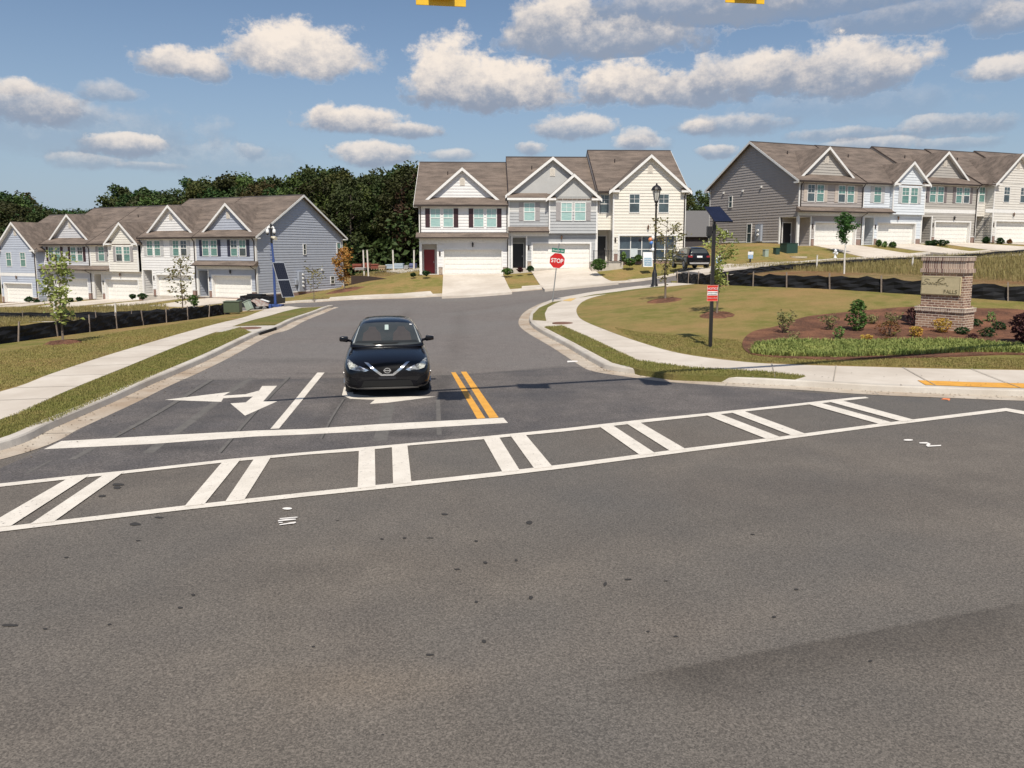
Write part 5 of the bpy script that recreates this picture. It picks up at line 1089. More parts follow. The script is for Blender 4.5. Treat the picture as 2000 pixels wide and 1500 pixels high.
for a, b_ in ((.015, .485), (.515, .985)):
    so, _, _ = pan(a, b_, .04, pmat('solar black', (.012, .012, .018), .18, spec=.7), 'solar_panel', .012, rt); m = MB()
    for i in range(1, 6): s = .04 + .92*i/6; m.prism([f(s-.004, a) + nrm*.014, f(s+.004, a) + nrm*.014, f(s+.004, b_) + nrm*.014, f(s-.004, b_) + nrm*.014], -nrm*.001)
    for i in range(1, 10): t = a + (b_-a)*i/10; m.prism([f(.04, t-.0012) + nrm*.0145, f(.96, t-.0012) + nrm*.0145, f(.96, t+.0012) + nrm*.0145, f(.04, t+.0012) + nrm*.0145], -nrm*.001)
    m.build('cell_grid', pmat('cell lines', (.05, .048, .055), .4), so)
m = MB(); m.tube([(X(538), 0, Z(515)), tuple(TLq.lerp(TRq, .5))], .04, 6); m.tube([(X(538), 0, Z(560)), tuple(f(.4, .75))], .03, 6); m.build('panel_strut', m_steel, rt)

# utility trailer with junk behind the mast
b = at(505, 592, 52); b.z = T(b.x, b.y); k = FPX/b.y; rt = empty('utility_trailer', b, R(-8), 'low black utility trailer with mesh sides loaded with junk', 'trailer')
m = MB(); m.box(-1.0, 1.5, -.6, .9, .42, .52)
for y in (-.6, .9):
    m.box(-1.0, 1.5, y - .02, y + .02, .92, .97)
    for i in range(7): m.box(-1.0 + i*.4, -.96 + i*.4, y - .02, y + .02, .52, .92)
for x in (-1.0, 1.48): m.box(x, x + .03, -.6, .9, .52, .97)
m.box(-1.9, -1.0, .1, .2, .42, .5); m.build('frame', m_pole, rt)
m = MB(); m.box(-.98, 1.48, -.585, -.575, .53, .9); m.box(-.98, 1.48, .875, .885, .53, .9); m.build('mesh_side', m_silt, rt)
for y in (-.72, 1.0):
    m = MB(); i0 = len(m.v); m.tube([(.3, y - .09, .32), (.3, y + .09, .32)], .32, 16); w = m.build('wheel', pmat('tyre rubber', (.018, .018, .018), .8), rt); m = MB(); m.tube([(.3, y - .1, .32), (.3, y + .1, .32)], .17, 12); m.build('rim', m_steel, w)
m = MB(); m.box(-.7, .3, -.3, .5, .52, 1.05); m.box(.4, 1.3, -.2, .6, .52, .9); jb = m.build('tarp_load', m_silt, rt); jb.rotation_euler = (0, R(2), 0)
def junk(u, v, d, sx, sy, sz, rot, mat, name, lab, cat, shape='box'):
    b = at(u, v, d); b.z = max(b.z, T(b.x, b.y)); m = MB()
    if shape == 'heap':
        rnd = random.Random(int(u)); n = 10
        for i in range(n):
            for j in range(4):
                f = lambda i, j: (sx*math.cos(i*2*math.pi/n)*(1 - j/4)*(1 + .2*math.sin(i*3.1 + j)), sy*math.sin(i*2*math.pi/n)*(1 - j/4), sz*(j/4)**.7*(1 + .15*math.sin(i*2.3 + j)) - .05)
                m.face([f(i, j), f(i+1, j), f(i+1, j+1), f(i, j+1)])
    else: m.box(-sx/2, sx/2, -sy/2, sy/2, 0, sz); m.box(-sx/2 - .03, sx/2 + .03, -sy/2 - .03, sy/2 + .03, sz, sz + .05)
    o = m.build(name, mat, loc=b, bevel=.02 if shape == 'box' else 0); o.rotation_euler = rot; tag(o, lab, cat); return o
m_ug = pmat('utility green', (.075, .095, .055), .5); m_ugl = pmat('utility pale green', (.34, .40, .33), .5); m_ud = pmat('utility dark green', (.025, .06, .045), .45)
junk(472, 598, 49, 1.0, .8, .55, (0, 0, 0), m_silt, 'tarp_heap', 'crumpled black tarp heap behind the green transformer', 'tarp', 'heap'); junk(500, 596, 50, .9, .5, .45, (0, 0, .4), pmat('rags', (.22, .12, .10), .9, col2=(.35, .33, .30), scale=6), 'debris_heap', 'heap of coloured debris in front of the black trailer', 'debris', 'heap'); junk(517, 591, 50.5, .5, .3, .12, (0, .3, 0), m_wht, 'white_bag', 'white bag lying on the debris by the trailer', 'bag')
junk(455.5, 610, 43.5, .86, .75, .60, (0, 0, R(6)), m_ug, 'transformer_box', 'squat olive green transformer box on the left lawn', 'transformer'); junk(489, 605, 45, .34, .3, .52, (0, R(-24), R(-10)), m_ugl, 'utility_pedestal', 'pale green utility pedestal leaning over on the left lawn', 'utility pedestal')
junk(1540, 498, 66, 1.15, .9, .85, (0, 0, R(20)), m_ud, 'transformer_box', 'dark green transformer box below the taupe house', 'transformer'); junk(1516, 502, 65, .4, .4, .6, (0, 0, R(20)), m_ud, 'utility_pedestal', 'small dark green pedestal touching the dark transformer', 'utility pedestal'); junk(1495, 504, 64, .35, .35, .65, (0, 0, R(20)), m_ugl, 'utility_pedestal', 'pale green utility pedestal between the sign and the dark boxes', 'utility pedestal')
# hydrant, cover, stakes
b = at(1631, 508, 64.2); b.z = T(b.x, b.y) + .1; rt = empty('fire_hydrant', b, R(20), 'silver-white fire hydrant below the first right driveway', 'fire hydrant')
m = MB(); m.lathe([(.14, -.1), (.14, .06), (.09, .07), (.09, .5), (.13, .51), (.13, .56), (.11, .62), (.06, .70), (.03, .76)], 0, 0, 12); m.build('barrel', m_wht, rt, True)
for s in (-1, 1): m = MB(); m.tube([(0, 0, .42), (s*.2, 0, .42)], .055, 8); m.tube([(s*.2, 0, .42), (s*.23, 0, .42)], .07, 8); m.build('side_nozzle', m_wht, rt)
m = MB(); m.tube([(0, 0, .36), (0, -.2, .36)], .075, 8); m.build('front_nozzle', m_wht, rt)
p = at(1559, 504, 64); disc('manhole_cover', p, .7, .13, pmat('tan concrete', (.50, .43, .32), .9), .05, cat='manhole cover', label='tan round concrete cover in the lawn below the right row')
SG = 'white marker pipes'
for (u, v, h, d, lab) in ((1595, 520, 22, 52, 'white marker pipe at the upper right silt fence, left of the tree'), (1649, 530, 37, 45, 'tall white marker pipe behind the right silt fence'), (1782, 516, 14, 48, 'short white marker pipe left of the brick monument'), (711, 526, 38, 92, 'thin white pipe at the building site, leftmost'), (719.5, 528, 40, 88, 'white pipe at the building site, second from the left'), (768.5, 526, 38, 92, 'white pipe at the building site, third from the left'), (808.5, 524, 36, 90, 'white pipe at the building site beside the white house'), (108, 613, 28, 42, 'white marker pipe behind the pale green tree'), (225, 606, 14, 44, 'short white marker pipe behind the left silt fence')):
    b = at(u, v, d); b.z = min(b.z, T(b.x, b.y)) if d > 60 else T(b.x, b.y); k = FPX/d; zt = at(u, v - h, d).z; m = MB(); r = .09 if d > 60 else .05; H_ = max(zt - b.z, .3); m.lathe([(r, -.2), (r, H_ - .03), (r*1.25, H_ - .03), (r*1.25, H_)], 0, 0, 8); o = m.build('marker_pipe', pmat('white pipe', (.72, .68, .62), .6), loc=b); o.rotation_euler = (0, R(random.uniform(-2, 2)), 0); tag(o, lab, 'marker pipe', SG)
# small sales signs
for (u, v, d, lab) in ((1465, 512, 61.2, 'small white and blue lot sign on a black post, the one standing free'), (1403, 518, 59, 'small white and blue lot sign half hidden behind the camera post')):
    b = at(u, v, d); b.z = T(b.x, b.y) + .1; rt = empty('lot_sign', b, R(4), lab, 'lot sign', 'lot signs on the right lawn'); m = MB(); m.box(-.06, .06, -.03, .03, -.1, .95); m.build('post', m_pole, rt)
    m = MB(); m.box(-.22, .22, -.06, -.04, .62, .86); m.build('sign_plate', m_wht, rt); m = MB(); m.box(-.20, .20, -.06, -.04, .32, .61); pl = m.build('lower_plate', pmat('lot sign blue', (.25, .40, .60), .5), rt); text('LOT', .11, m_wl, pl, (0, -.065, .53)); text('FOR SALE', .07, m_wl, pl, (0, -.065, .42))
# sandwich board, balloons
b = at(1264, 521, 61.5); b.z = max(b.z, T(b.x, b.y) + .1); rt = empty('sandwich_board', b, R(3), 'white and grey-blue sandwich board in front of the model townhouse', 'sandwich board')
for s in (-1, 1):
    m = MB(); m.prism([(-.38, s*.28, 0), (.38, s*.28, 0), (.36, s*.03, 1.15), (-.36, s*.03, 1.15)], (0, .03*s, .005)); pn = m.build('board', m_wht, rt)
    if s == -1:
        m = MB(); f = lambda z: -.31 + .25*z/1.15 - .008
        m.face([(-.3, f(.08), .08), (.3, f(.08), .08), (.3, f(.72), .72), (-.3, f(.72), .72)]); o = m.build('blue_field', pmat('board blue', (.20, .32, .42), .6), pn); so = o.modifiers.new('s', 'SOLIDIFY'); so.thickness = .004
        for s_, z in (('MODEL', .58), ('HOME', .40), ('OPEN', .22)): text(s_, .16, m_wl, pn, (0, f(z) - .012, z), (R(77.5), 0, 0))
m = MB(); m.box(-.2, -.13, -.05, .05, 1.12, 1.2); m.box(.13, .2, -.05, .05, 1.12, 1.2); m.build('hinge', m_black, rt)
BG = 'balloons at the model townhouse door'
for (u, v, c, lab) in ((1270, 468, (.75, .25, .10), 'orange balloon at the storefront door'), (1272, 474.5, (.08, .22, .60), 'blue balloon below the orange one at the storefront door'), (1275.5, 464.5, (.8, .76, .70), 'cream balloon at the top of the bunch by the lamp post'), (1275, 488, (.75, .78, .82), 'white balloon low at the storefront door')):
    b = at(u, v, 63.2); m = MB(); r = .15; m.lathe([(.005, -.21), (.03, -.17)] + [(r*math.cos(a), r*1.15*math.sin(a)) for a in [-1.2 + i*.3 for i in range(9)]] + [(.01, r*1.15)], 0, 0, 12); m.tube([(0, 0, -.2), (.03, 0, -.9)], .004, 3); o = m.build('balloon', pmat('balloon %s' % lab[:5], c, .25), loc=b, smooth=True); tag(o, lab, 'balloon', BG)
# railing at the model entry
b = at(1180, 512, 63.5); rt = empty('railing', (b.x, b.y, 1.85), R(3), 'black metal railing at the entry of the model townhouse', 'railing'); m = MB()
m.box(-.9, 1.4, -.02, .02, .92, .96); m.box(-.9, 1.4, -.02, .02, .1, .13)
for i in range(20): m.box(-.88 + i*.12, -.865 + i*.12, -.008, .008, .1, .93)
for x in (-.9, .3, 1.38): m.box(x, x + .05, -.025, .025, -.2, 1.02)
m.build('rails', m_pole, rt)
m = MB(); m.box(-1.0, 1.6, .1, 1.6, -1.0, .04); m.build('entry_slab', m_conc, rt)
# electric meters on the side walls
def meters(par_u, v, d, lab, n, rz):
    b = at(par_u, v, d); rt = empty('electric_meters', b, rz, lab, 'electric meters'); m = MB(); m.box(-.35, .35, -.2, 0, 0, 1.9); m.build('cabinet', pmat('meter grey', (.36, .38, .42), .45), rt, bevel=.01)
    for i in range(n):
        m = MB(); m.tube([(.05, -.2, .45 + i*.34), (.05, -.3, .45 + i*.34)], .1, 10); m.build('meter', m_wht, rt)
o = A0; sdv = Vector((-math.sin(ang), math.cos(ang), 0))
def side_pt(base, sd, t, off, uu, z): p = base + sd*t + uu*off; return Vector((p.x, p.y, z))
p = side_pt(A0, sdv, 5.9, .06, ux, -1.5); rt = empty('electric_meters', p, ang + R(90), 'grey meter cabinet with four meters on the blue-grey side wall', 'electric meters'); m = MB(); m.box(-.4, .4, -.25, 0, .2, 2.2); m.box(-.8, -.5, -.2, 0, .9, 1.4); m.build('cabinet', pmat('meter grey', (.33, .36, .42), .45), rt, bevel=.01)
for i in range(4): m = MB(); m.tube([(.15, -.25, .75 + i*.38), (.15, -.36, .75 + i*.38)], .11, 10); m.build('meter', m_wht, rt)
sr = Vector((-math.sin(angr), math.cos(angr), 0)); p = side_pt(R0, sr, 4.9, -.06, ur, 3.3); rt = empty('electric_meters', p, angr - R(90), 'grey meter cabinet with two meters on the taupe side wall', 'electric meters'); m = MB(); m.box(-.45, .35, -.25, 0, .35, 1.95); m.build('cabinet', pmat('meter grey', (.33, .36, .42), .45), rt, bevel=.01)
for i in range(2): m = MB(); m.tube([(0, -.25, 1.0 + i*.4), (0, -.36, 1.0 + i*.4)], .12, 10); m.build('meter', m_wht, rt)

# ------------------------------------------------------------------ brick monument sign
b = G(1843, 641, .16); k = FPX / b.y
mb1 = brickmat('monument brick', (.44, .27, .18), (.19, .095, .07), (.74, .62, .49), .22, .078, bias=.05); mb2 = brickmat('monument soldier brick', (.58, .43, .33), (.20, .10, .08), (.74, .63, .51), .075, .6, True)
rt = empty('monument_sign', b, R(-52), 'tiered brick entrance monument with a tan name plaque', 'monument sign'); rt.scale = (.90, .90, .97)
def tier(hw, hd, z0, z1, mat, nm):
    m = MB(); m.box(-hw, hw, -hd, hd, z0, z1); return m.build(nm, mat, rt, bevel=.004)
tier(.80, .42, -.3, .56, mb1, 'base_tier'); tier(.84, .46, .561, .68, mb2, 'base_course'); tier(.77, .40, .681, .75, mb1, 'step_course'); tier(.70, .33, .751, 1.82, mb1, 'shaft')
tier(.76, .39, 1.821, 1.95, mb2, 'collar_course'); tier(.71, .34, 1.951, 2.20, mb2, 'soldier_course'); tier(.75, .38, 2.201, 2.32, mb2, 'cap_course'); tier(.76, .39, 2.321, 2.345, pmat('mortar', (.6, .52, .43), .9), 'cap_top'); tier(.85, .47, .681, .70, pmat('mortar', (.6, .52, .43), .9), 'mortar_ledge')
m = MB(); m.box(-.70, .62, -.40, -.33, 1.10, 1.70); pq = m.build('name_plaque', pmat('plaque tan', (.58, .49, .30), .6), rt, bevel=.012)
m_ins = pmat('plaque engraving', (.20, .165, .085), .7); m = MB()
for (a, b_, c, d_) in ((-.675, .595, 1.12, 1.128), (-.675, .595, 1.672, 1.68), (-.675, -.667, 1.128, 1.672), (.587, .595, 1.128, 1.672)): m.box(a, b_, -.404, -.4005, c, d_)
m.build('border', m_ins, pq)
# handwritten-style "Sandtown": strokes
def stroke(pts, w=.012):
    L_ = smooth_line([Vector(p) for p in pts], 8); m.tube([(p.x, -.403, p.y) for p in L_], w, 5)
m = MB(); sx0, sz0, s_ = -.62, 1.42, 1.0
S_ = [[(.20,.20),(.14,.235),(.06,.22),(.05,.16),(.12,.12),(.15,.07),(.08,.03),(-.02,.02),(-.03,.06),(.04,.08)],
      [(.24,.09),(.19,.08),(.18,.04),(.22,.02),(.25,.09),(.26,.02),(.29,.06)], [(.29,.02),(.29,.085),(.33,.085),(.335,.02),(.37,.05)],
      [(.42,.09),(.37,.08),(.37,.03),(.42,.03),(.46,.16),(.54,.27),(.47,.20),(.43,.05),(.46,.02)],
      [(.50,.16),(.46,.05),(.43,-.04)], [(.40,.12),(.52,.13),(.66,.24),(.64,.28),(.56,.26),(.48,.16)], [(.54,.09),(.50,.07),(.51,.02),(.55,.03),(.56,.08),(.53,.09)],
      [(.58,.09),(.59,.02),(.62,.07),(.64,.02),(.67,.09)], [(.68,.02),(.69,.08),(.73,.08),(.735,.02),(.78,-.02),(.80,.01)]]
for st_ in S_: stroke([(sx0 + a*1.05, sz0 + b_*.82) for a, b_ in st_], .0075)
m.build('script_lettering', m_ins, pq)
text('FALLS', .175, m_ins, pq, (.30, -.405, 1.215), sx=1.0)

# ------------------------------------------------------------------ traffic signals on the mast arm
az_ = lambda x: 7.9 + .025*(x - 9.5)          # arm height
ax = lambda x: 16.48 + .337*x - .70*az_(x)   # the arm's line over the road
rt = empty('signal_mast', (14.6, ax(14.6), T(14.6, ax(14.6))), 0, 'steel mast arm holding the traffic signals over the road', 'signal mast')
ox, oy, oz = rt.location; m = MB(); m.tube([(0, 0, -.3), (0, 0, 8.4)], [.19, .13], 14); m.build('pole', m_steel, rt)
m = MB(); m.tube([(0, 0, az_(14.6) - oz), (-19.2, ax(-4.6) - oy, az_(-4.6) - oz)], [.12, .055], 12); m.build('arm', m_steel, rt)
m_bpy = pmat('signal yellow', (.85, .52, .02), .4)
def signal(u, vb, Y, wpx, lab):
    c = at(u, vb, Y); w = wpx/FPX*Y/2; rt = empty('traffic_signal', c, R(8), lab, 'traffic signal', 'traffic signals on the mast arm')
    H_ = 1.2; m = MB(); m.box(-w, w, -.0, .012, 0, H_); m.build('backplate', m_bpy, rt, bevel=.03); m = MB(); m.box(-w + .10, w - .10, -.012, -.001, .115, H_ - .10); m.build('backplate_face', m_black, rt)
    m = MB(); m.box(-.17, .17, -.16, -.013, .09, H_ - .09); hs = m.build('signal_housing', m_bpy, rt, bevel=.02)
    for i, cl in enumerate(((.05, .25, .1), (.4, .25, .02), (.5, .03, .02))):
        z = .26 + i*.34; m = MB(); m.tube([(0, -.16, z), (0, -.17, z)], .12, 16); m.build('lens', pmat('lens %d' % i, cl, .3), hs)
        m = MB()
        for j in range(12):
            a0, a1 = R(-20 + j*220/12), R(-20 + (j+1)*220/12); m.face([(.14*math.cos(a0), -.16, z + .14*math.sin(a0)), (.14*math.cos(a1), -.16, z + .14*math.sin(a1)), (.14*math.cos(a1), -.34, z + .14*math.sin(a1)), (.14*math.cos(a0), -.34, z + .14*math.sin(a0))])
        m.build('visor', m_bpy, hs)
    m = MB(); m.box(-.03, .03, .012, .10, .2, H_ - .2); m.build('bracket', m_steel, rt)
signal(861.5, 11.5, 10.75, 93, 'left yellow-bordered traffic signal at the top edge of the photo'); signal(1455, 6.5, 12.1, 77, 'right yellow-bordered traffic signal at the top edge of the photo')
m = MB(); m.box(-.35, .35, -.01, .01, 0, .75); o = m.build('lane_sign', m_wht, loc=(.75, ax(.75) - .2, 7.35)); tag(o, 'white lane sign hanging from the mast arm above the frame', 'road sign')

# ------------------------------------------------------------------ building site behind
m_bund = [pmat('red brick stack', (.28, .09, .06), .85, scale=12), pmat('tan lumber', (.45, .34, .22), .8, scale=14), pmat('blue wrap', (.16, .18, .34), .5), pmat('pale wrap', (.42, .50, .58), .5), pmat('grey block', (.38, .37, .36), .9, scale=10)]
def stack(u0, u1, v, h, d, mi, lab):
    a, b_ = at(u0, v, d), at(u1, v, d); k = FPX/d; w = b_.x - a.x; H_ = h/k; m = MB(); rows = 4
    z = T((a.x+b_.x)/2, d)
    for i in range(rows): m.box(random.uniform(-.04, .04), w + random.uniform(-.04, .04), random.uniform(-.05, .05), 1.2, .12 + H_*i/rows, .12 + H_*(i+1)/rows - .02)
    rt = empty('material_stack', (a.x, d, max(z, a.z - .15)), 0, lab, 'building materials', 'stacks at the building site'); m.build('load', m_bund[mi], rt, bevel=.015)
    m = MB()
    for i in range(3): m.box(.05 + i*(w-.25)/2, .15 + i*(w-.25)/2, 0, 1.2, 0, .12)
    m.build('pallet', m_bund[1], rt)
stack(688, 706, 523, 8, 93, 0, 'red-brown stack at the building site, leftmost'); stack(708, 722, 522, 9, 95, 0, 'red-brown stack second from the left at the building site'); stack(724, 738, 524, 9, 93, 0, 'red-brown stack left of the tan lumber'); stack(739, 752, 525, 7, 91, 1, 'tan lumber stack at the building site'); stack(753, 768, 524, 8, 92, 3, 'pale blue wrapped stack left of the longer one'); stack(769, 787, 524, 10, 92, 3, 'longer pale blue wrapped stack at the building site'); stack(789, 797, 525, 7, 90, 4, 'small grey block stack between the wrapped stacks'); stack(799, 812, 523, 9, 91, 2, 'violet-blue wrapped stack beside the white house'); stack(692, 712, 527, 5, 88, 4, 'low grey block row in front of the red-brown stacks')
drape('foundation_slab', PX([(688, 531), (700, 527.5), (860, 524.5), (870, 529), (700, 534.5)], .1), .12, m_conc, 1.0, .3)
# low brown retaining slope fence beside the blue-grey house
rt = empty('retaining_wall', (0, 0, 0), 0, 'low dark brown fabric wall between the blue-grey house and the slope', 'retaining wall'); m = MB(); a_, b_ = at(686, 557, 80), at(762, 540, 73)
for i in range(8):
    p, q = a_.lerp(b_, i/8), a_.lerp(b_, (i+1)/8); hp, hq = 1.05*(1-i/8) + .05, 1.05*(1-(i+1)/8) + .05; m.face([(p.x, p.y, T(p.x, p.y) - .2), (q.x, q.y, T(q.x, q.y) - .2), (q.x, q.y, T(q.x, q.y) + hq), (p.x, p.y, T(p.x, p.y) + hp)])
o = m.build('fence_fabric', pmat('brown fabric', (.07, .045, .035), .9), rt); s = o.modifiers.new('s', 'SOLIDIFY'); s.thickness = .03
# ------------------------------------------------------------------ cars
m_car = pmat('black blue car paint', (.004, .004, .006), .2, spec=.3, coat=.3, col2=(.004, .004, .006)); m_glass = pmat('car glass', (.035, .040, .038), .05, spec=1.0, col2=(.05, .052, .048), scale=2.5); m_chr = pmat('chrome', (.72, .73, .75), .18, metal=.9); m_tyre = pmat('tyre rubber', (.018, .018, .018), .8); m_plas = pmat('black plastic', (.006, .006, .007), .7, spec=.2); m_lens = pmat('headlamp clear', (.26, .27, .27), .1, spec=1, col2=(.06, .055, .05), scale=12, detail=2, lo=.45, hi=.55)
def loft(rings, name, mat, parent, sub=2):
    v, f = [], []; n = len(rings[0][1])
    for y, pts in rings:
        v += [(x, y, z) for x, z in pts] + [(-x, y, z) for x, z in reversed(pts[1:-1])]
    m_ = 2*n - 2
    for i in range(len(rings) - 1):
        for j in range(m_): j2 = (j+1) % m_; f.append((i*m_ + j, i*m_ + j2, (i+1)*m_ + j2, (i+1)*m_ + j))
    f.append(tuple(range(m_))); f.append(tuple(reversed(range((len(rings)-1)*m_, len(rings)*m_))))
    me = bpy.data.meshes.new(name); me.from_pydata(v, [], f); o = bpy.data.objects.new(name, me); C.objects.link(o)
    bm = bmesh.new(); bm.from_mesh(me); bmesh.ops.recalc_face_normals(bm, faces=bm.faces[:]); bm.to_mesh(me); bm.free()
    s = o.modifiers.new('s', 'SUBSURF'); s.levels = sub; s.render_levels = sub
    dg = bpy.context.evaluated_depsgraph_get(); me2 = bpy.data.meshes.new_from_object(o.evaluated_get(dg)); o.modifiers.clear(); o.data = me2; me2.name = name
    me2.materials.clear(); me2.materials.append(mat); me2.polygons.foreach_set('use_smooth', [True]*len(me2.polygons)); o.parent = parent
    bv = BVHTree.FromPolygons([q.co.copy() for q in me2.vertices], [tuple(p.vertices) for p in me2.polygons]); return o, bv
def decal(bvs, poly, axis, name, mat, parent, off=.006, cell=.035, mirror=False):
    """thin panel wrapped onto a car body: polygon drawn in the front (x, z), rear or side (y, z) view and projected onto the surface"""
    for sg in ((1, -1) if mirror else (1,)):
        bm = bmesh.new(); P2 = [Vector((p[0], p[1], 0)) for p in poly]; vs = [bm.verts.new(p) for p in P2]
        for t in tessellate_polygon([P2]):
            try: bm.faces.new([vs[k] for k in t])
            except ValueError: pass
        for axx in (0, 1):
            lo, hi = min(p[axx] for p in P2), max(p[axx] for p in P2); k = math.ceil(lo/cell)
            while k*cell < hi:
                co = Vector((k*cell, 0, 0)) if axx == 0 else Vector((0, k*cell, 0)); no = Vector((1, 0, 0)) if axx == 0 else Vector((0, 1, 0))
                bmesh.ops.bisect_plane(bm, geom=bm.verts[:]+bm.edges[:]+bm.faces[:], dist=1e-5, plane_co=co, plane_no=no); k += 1
        bad = []
        for v in bm.verts:
            a, b_ = v.co.x*(sg if axis != 'side' else 1), v.co.y
            if axis == 'front': o, d = Vector((a, -3, b_)), Vector((0, 1, 0))
            elif axis == 'rear': o, d = Vector((a, 9, b_)), Vector((0, -1, 0))
            elif axis == 'top': o, d = Vector((a, b_, 4)), Vector((0, 0, -1))
            else: o, d = Vector((3*sg, a, b_)), Vector((-sg, 0, 0))
            best = None
            for bv in bvs:
                h = bv.ray_cast(o, d)
                if h[0] is not None and (best is None or h[3] < best[3]): best = h
            if best is None: bad.append(v); continue
            nr = best[1] if best[1].dot(d) < 0 else -best[1]; v.co = best[0] + nr*off
        bmesh.ops.delete(bm, geom=bad, context='VERTS')
        if not bm.faces: bm.free(); continue
        bmesh.ops.recalc_face_normals(bm, faces=bm.faces[:]); me = bpy.data.meshes.new(name); bm.to_mesh(me); bm.free(); me.materials.append(mat)
        me.polygons.foreach_set('use_smooth', [True]*len(me.polygons)); ob = bpy.data.objects.new(name, me); C.objects.link(ob); ob.parent = parent; last = ob
    return last
def wheel(parent, x, y, r=.32, w=.20):
    s = 1 if x > 0 else -1; m = MB(); m.tube([(x - s*w, y, r), (x - s*w*.9, y, r), (x - s*.02, y, r), (x, y, r)], [r*.93, r, r, r*.93], 28); o = m.build('wheel', m_tyre, parent, True)
    m = MB(); m.tube([(x - s*.03, y, r), (x + s*.004, y, r)], r*.62, 20)
    for i in range(5):
        a = i*2*math.pi/5; c, d_ = math.cos(a), math.sin(a); m.tube([(x + s*.012, y + c*.04, r + d_*.04), (x + s*.012, y + c*r*.6, r + d_*r*.6)], .03, 4)
    m.build('rim', pmat('wheel grey', (.35, .35, .36), .35, metal=.7), o)
def ringb(y, w, zb, zm, zw, ws, zs, zt): return (y, [(0, zb), (w*.72, zb), (w*.955, zb + .05), (w, zm), (w, zw), (ws, zs), (ws*.66, zs + (zt - zs)*.78), (ws*.3, zt - .004), (0, zt)])
# black sedan facing the camera
b = G(759.5, 776, .004); cx, cy = -2.49, 15.15
rt = empty('sedan_car', (cx, cy, T(cx, cy) + .004), R(9.0), 'black sedan facing the camera in the lane at the stop line', 'car')
rings = [ringb(.0, .60, .22, .33, .46, .57, .56, .60), ringb(.03, .72, .19, .32, .48, .69, .60, .655), ringb(.12, .81, .17, .32, .54, .765, .665, .725), ringb(.28, .86, .17, .33, .60, .80, .72, .785),
         ringb(.5, .885, .17, .36, .64, .825, .775, .84), ringb(.8, .89, .19, .38, .66, .84, .83, .89), ringb(1.15, .89, .19, .40, .68, .835, .88, .945), ringb(1.5, .89, .19, .4, .70, .83, .91, .95), ringb(2.6, .88, .19, .4, .72, .79, .95, .98),
         ringb(3.6, .88, .19, .4, .74, .79, .985, 1.0), ringb(4.15, .86, .22, .4, .76, .77, 1.01, 1.04), ringb(4.45, .80, .28, .45, .75, .72, .99, 1.03), ringb(4.58, .68, .34, .5, .72, .62, .90, .94), ringb(4.62, .5, .42, .55, .7, .5, .8, .84)]
body, bv1 = loft(rings, 'body', m_car, rt)
cab = [(1.02, [(0, .86), (.76, .86), (.79, .91), (.70, .935), (.47, .96), (0, .972)]), (1.30, [(0, .86), (.79, .88), (.81, .93), (.715, 1.07), (.49, 1.105), (0, 1.12)]), (1.62, [(0, .86), (.80, .88), (.815, .94), (.66, 1.235), (.47, 1.265), (0, 1.28)]),
       (1.92, [(0, .9), (.80, .9), (.815, .95), (.60, 1.345), (.45, 1.385), (0, 1.40)]), (2.25, [(0, .9), (.80, .9), (.815, .96), (.585, 1.375), (.44, 1.42), (0, 1.435)]), (2.8, [(0, .9), (.80, .9), (.815, .97), (.58, 1.375), (.44, 1.425), (0, 1.44)]), (3.3, [(0, .9), (.80, .9), (.81, .98), (.57, 1.335), (.42, 1.38), (0, 1.40)]), (3.8, [(0, .9), (.76, .92), (.77, .99), (.60, 1.18), (.44, 1.23), (0, 1.24)]), (4.15, [(0, .9), (.7, .92), (.70, 1.0), (.62, 1.05), (.45, 1.07), (0, 1.08)])]
cabin, bv2 = loft(cab, 'cabin', m_car, rt); BV = [bv1, bv2]
decal(BV, [(-.735, .965), (-.3, .952), (0, .95), (.3, .952), (.735, .965), (.685, 1.12), (.59, 1.295), (.50, 1.340), (.25, 1.358), (0, 1.362), (-.25, 1.358), (-.50, 1.340), (-.59, 1.295), (-.685, 1.12)], 'front', 'windshield', m_glass, cabin)
decal(BV, [(.685, .985), (.715, .985), (.60, 1.27), (.575, 1.295)], 'front', 'pillar_trim', pmat('grey trim', (.30, .32, .32), .6), cabin, .010, mirror=True)
decal(BV, [(-.30, .985), (-.27, .97), (.22, .98), (.24, .995)], 'front', 'wiper', m_plas, cabin, .014)
m = MB(); seat_ = []
m_seat = pmat('seat seen through glass', (.062, .054, .048), .3, spec=.8)
decal(BV, [(-.52, 1.03), (-.12, 1.03), (-.14, 1.17), (-.22, 1.235), (-.24, 1.285), (-.38, 1.285), (-.40, 1.235), (-.50, 1.17)], 'front', 'seat_back', m_seat, cabin, .0075, mirror=True)
decal(BV, [(-.045, 1.225), (.035, 1.225), (.035, 1.315), (-.045, 1.315)], 'front', 'hang_tag', pmat('tag white', (.42, .50, .47), .5), cabin, .012)
decal(BV, [(-.62, 1.035), (.62, 1.035), (.66, .995), (-.66, .995)], 'front', 'dashboard', pmat('dash dark', (.018, .02, .02), .4), cabin, .008)
decal(BV, [(.49, 1.308), (.545, 1.298), (.54, 1.315), (.495, 1.323)], 'front', 'sticker', m_wht, cabin, .012)
# sides
decal(BV, [(1.55, 1.0), (1.95, 1.29), (2.45, 1.325), (2.5, 1.0)], 'side', 'side_window', m_glass, cabin, .005, mirror=True); decal(BV, [(2.58, 1.0), (2.53, 1.325), (3.0, 1.31), (3.55, 1.18), (3.7, 1.04)], 'side', 'side_window', m_glass, cabin, .005, mirror=True)
decal(BV, [(-.56, 1.11), (.56, 1.11), (.48, 1.35), (-.48, 1.35)], 'rear', 'rear_window', m_glass, cabin)
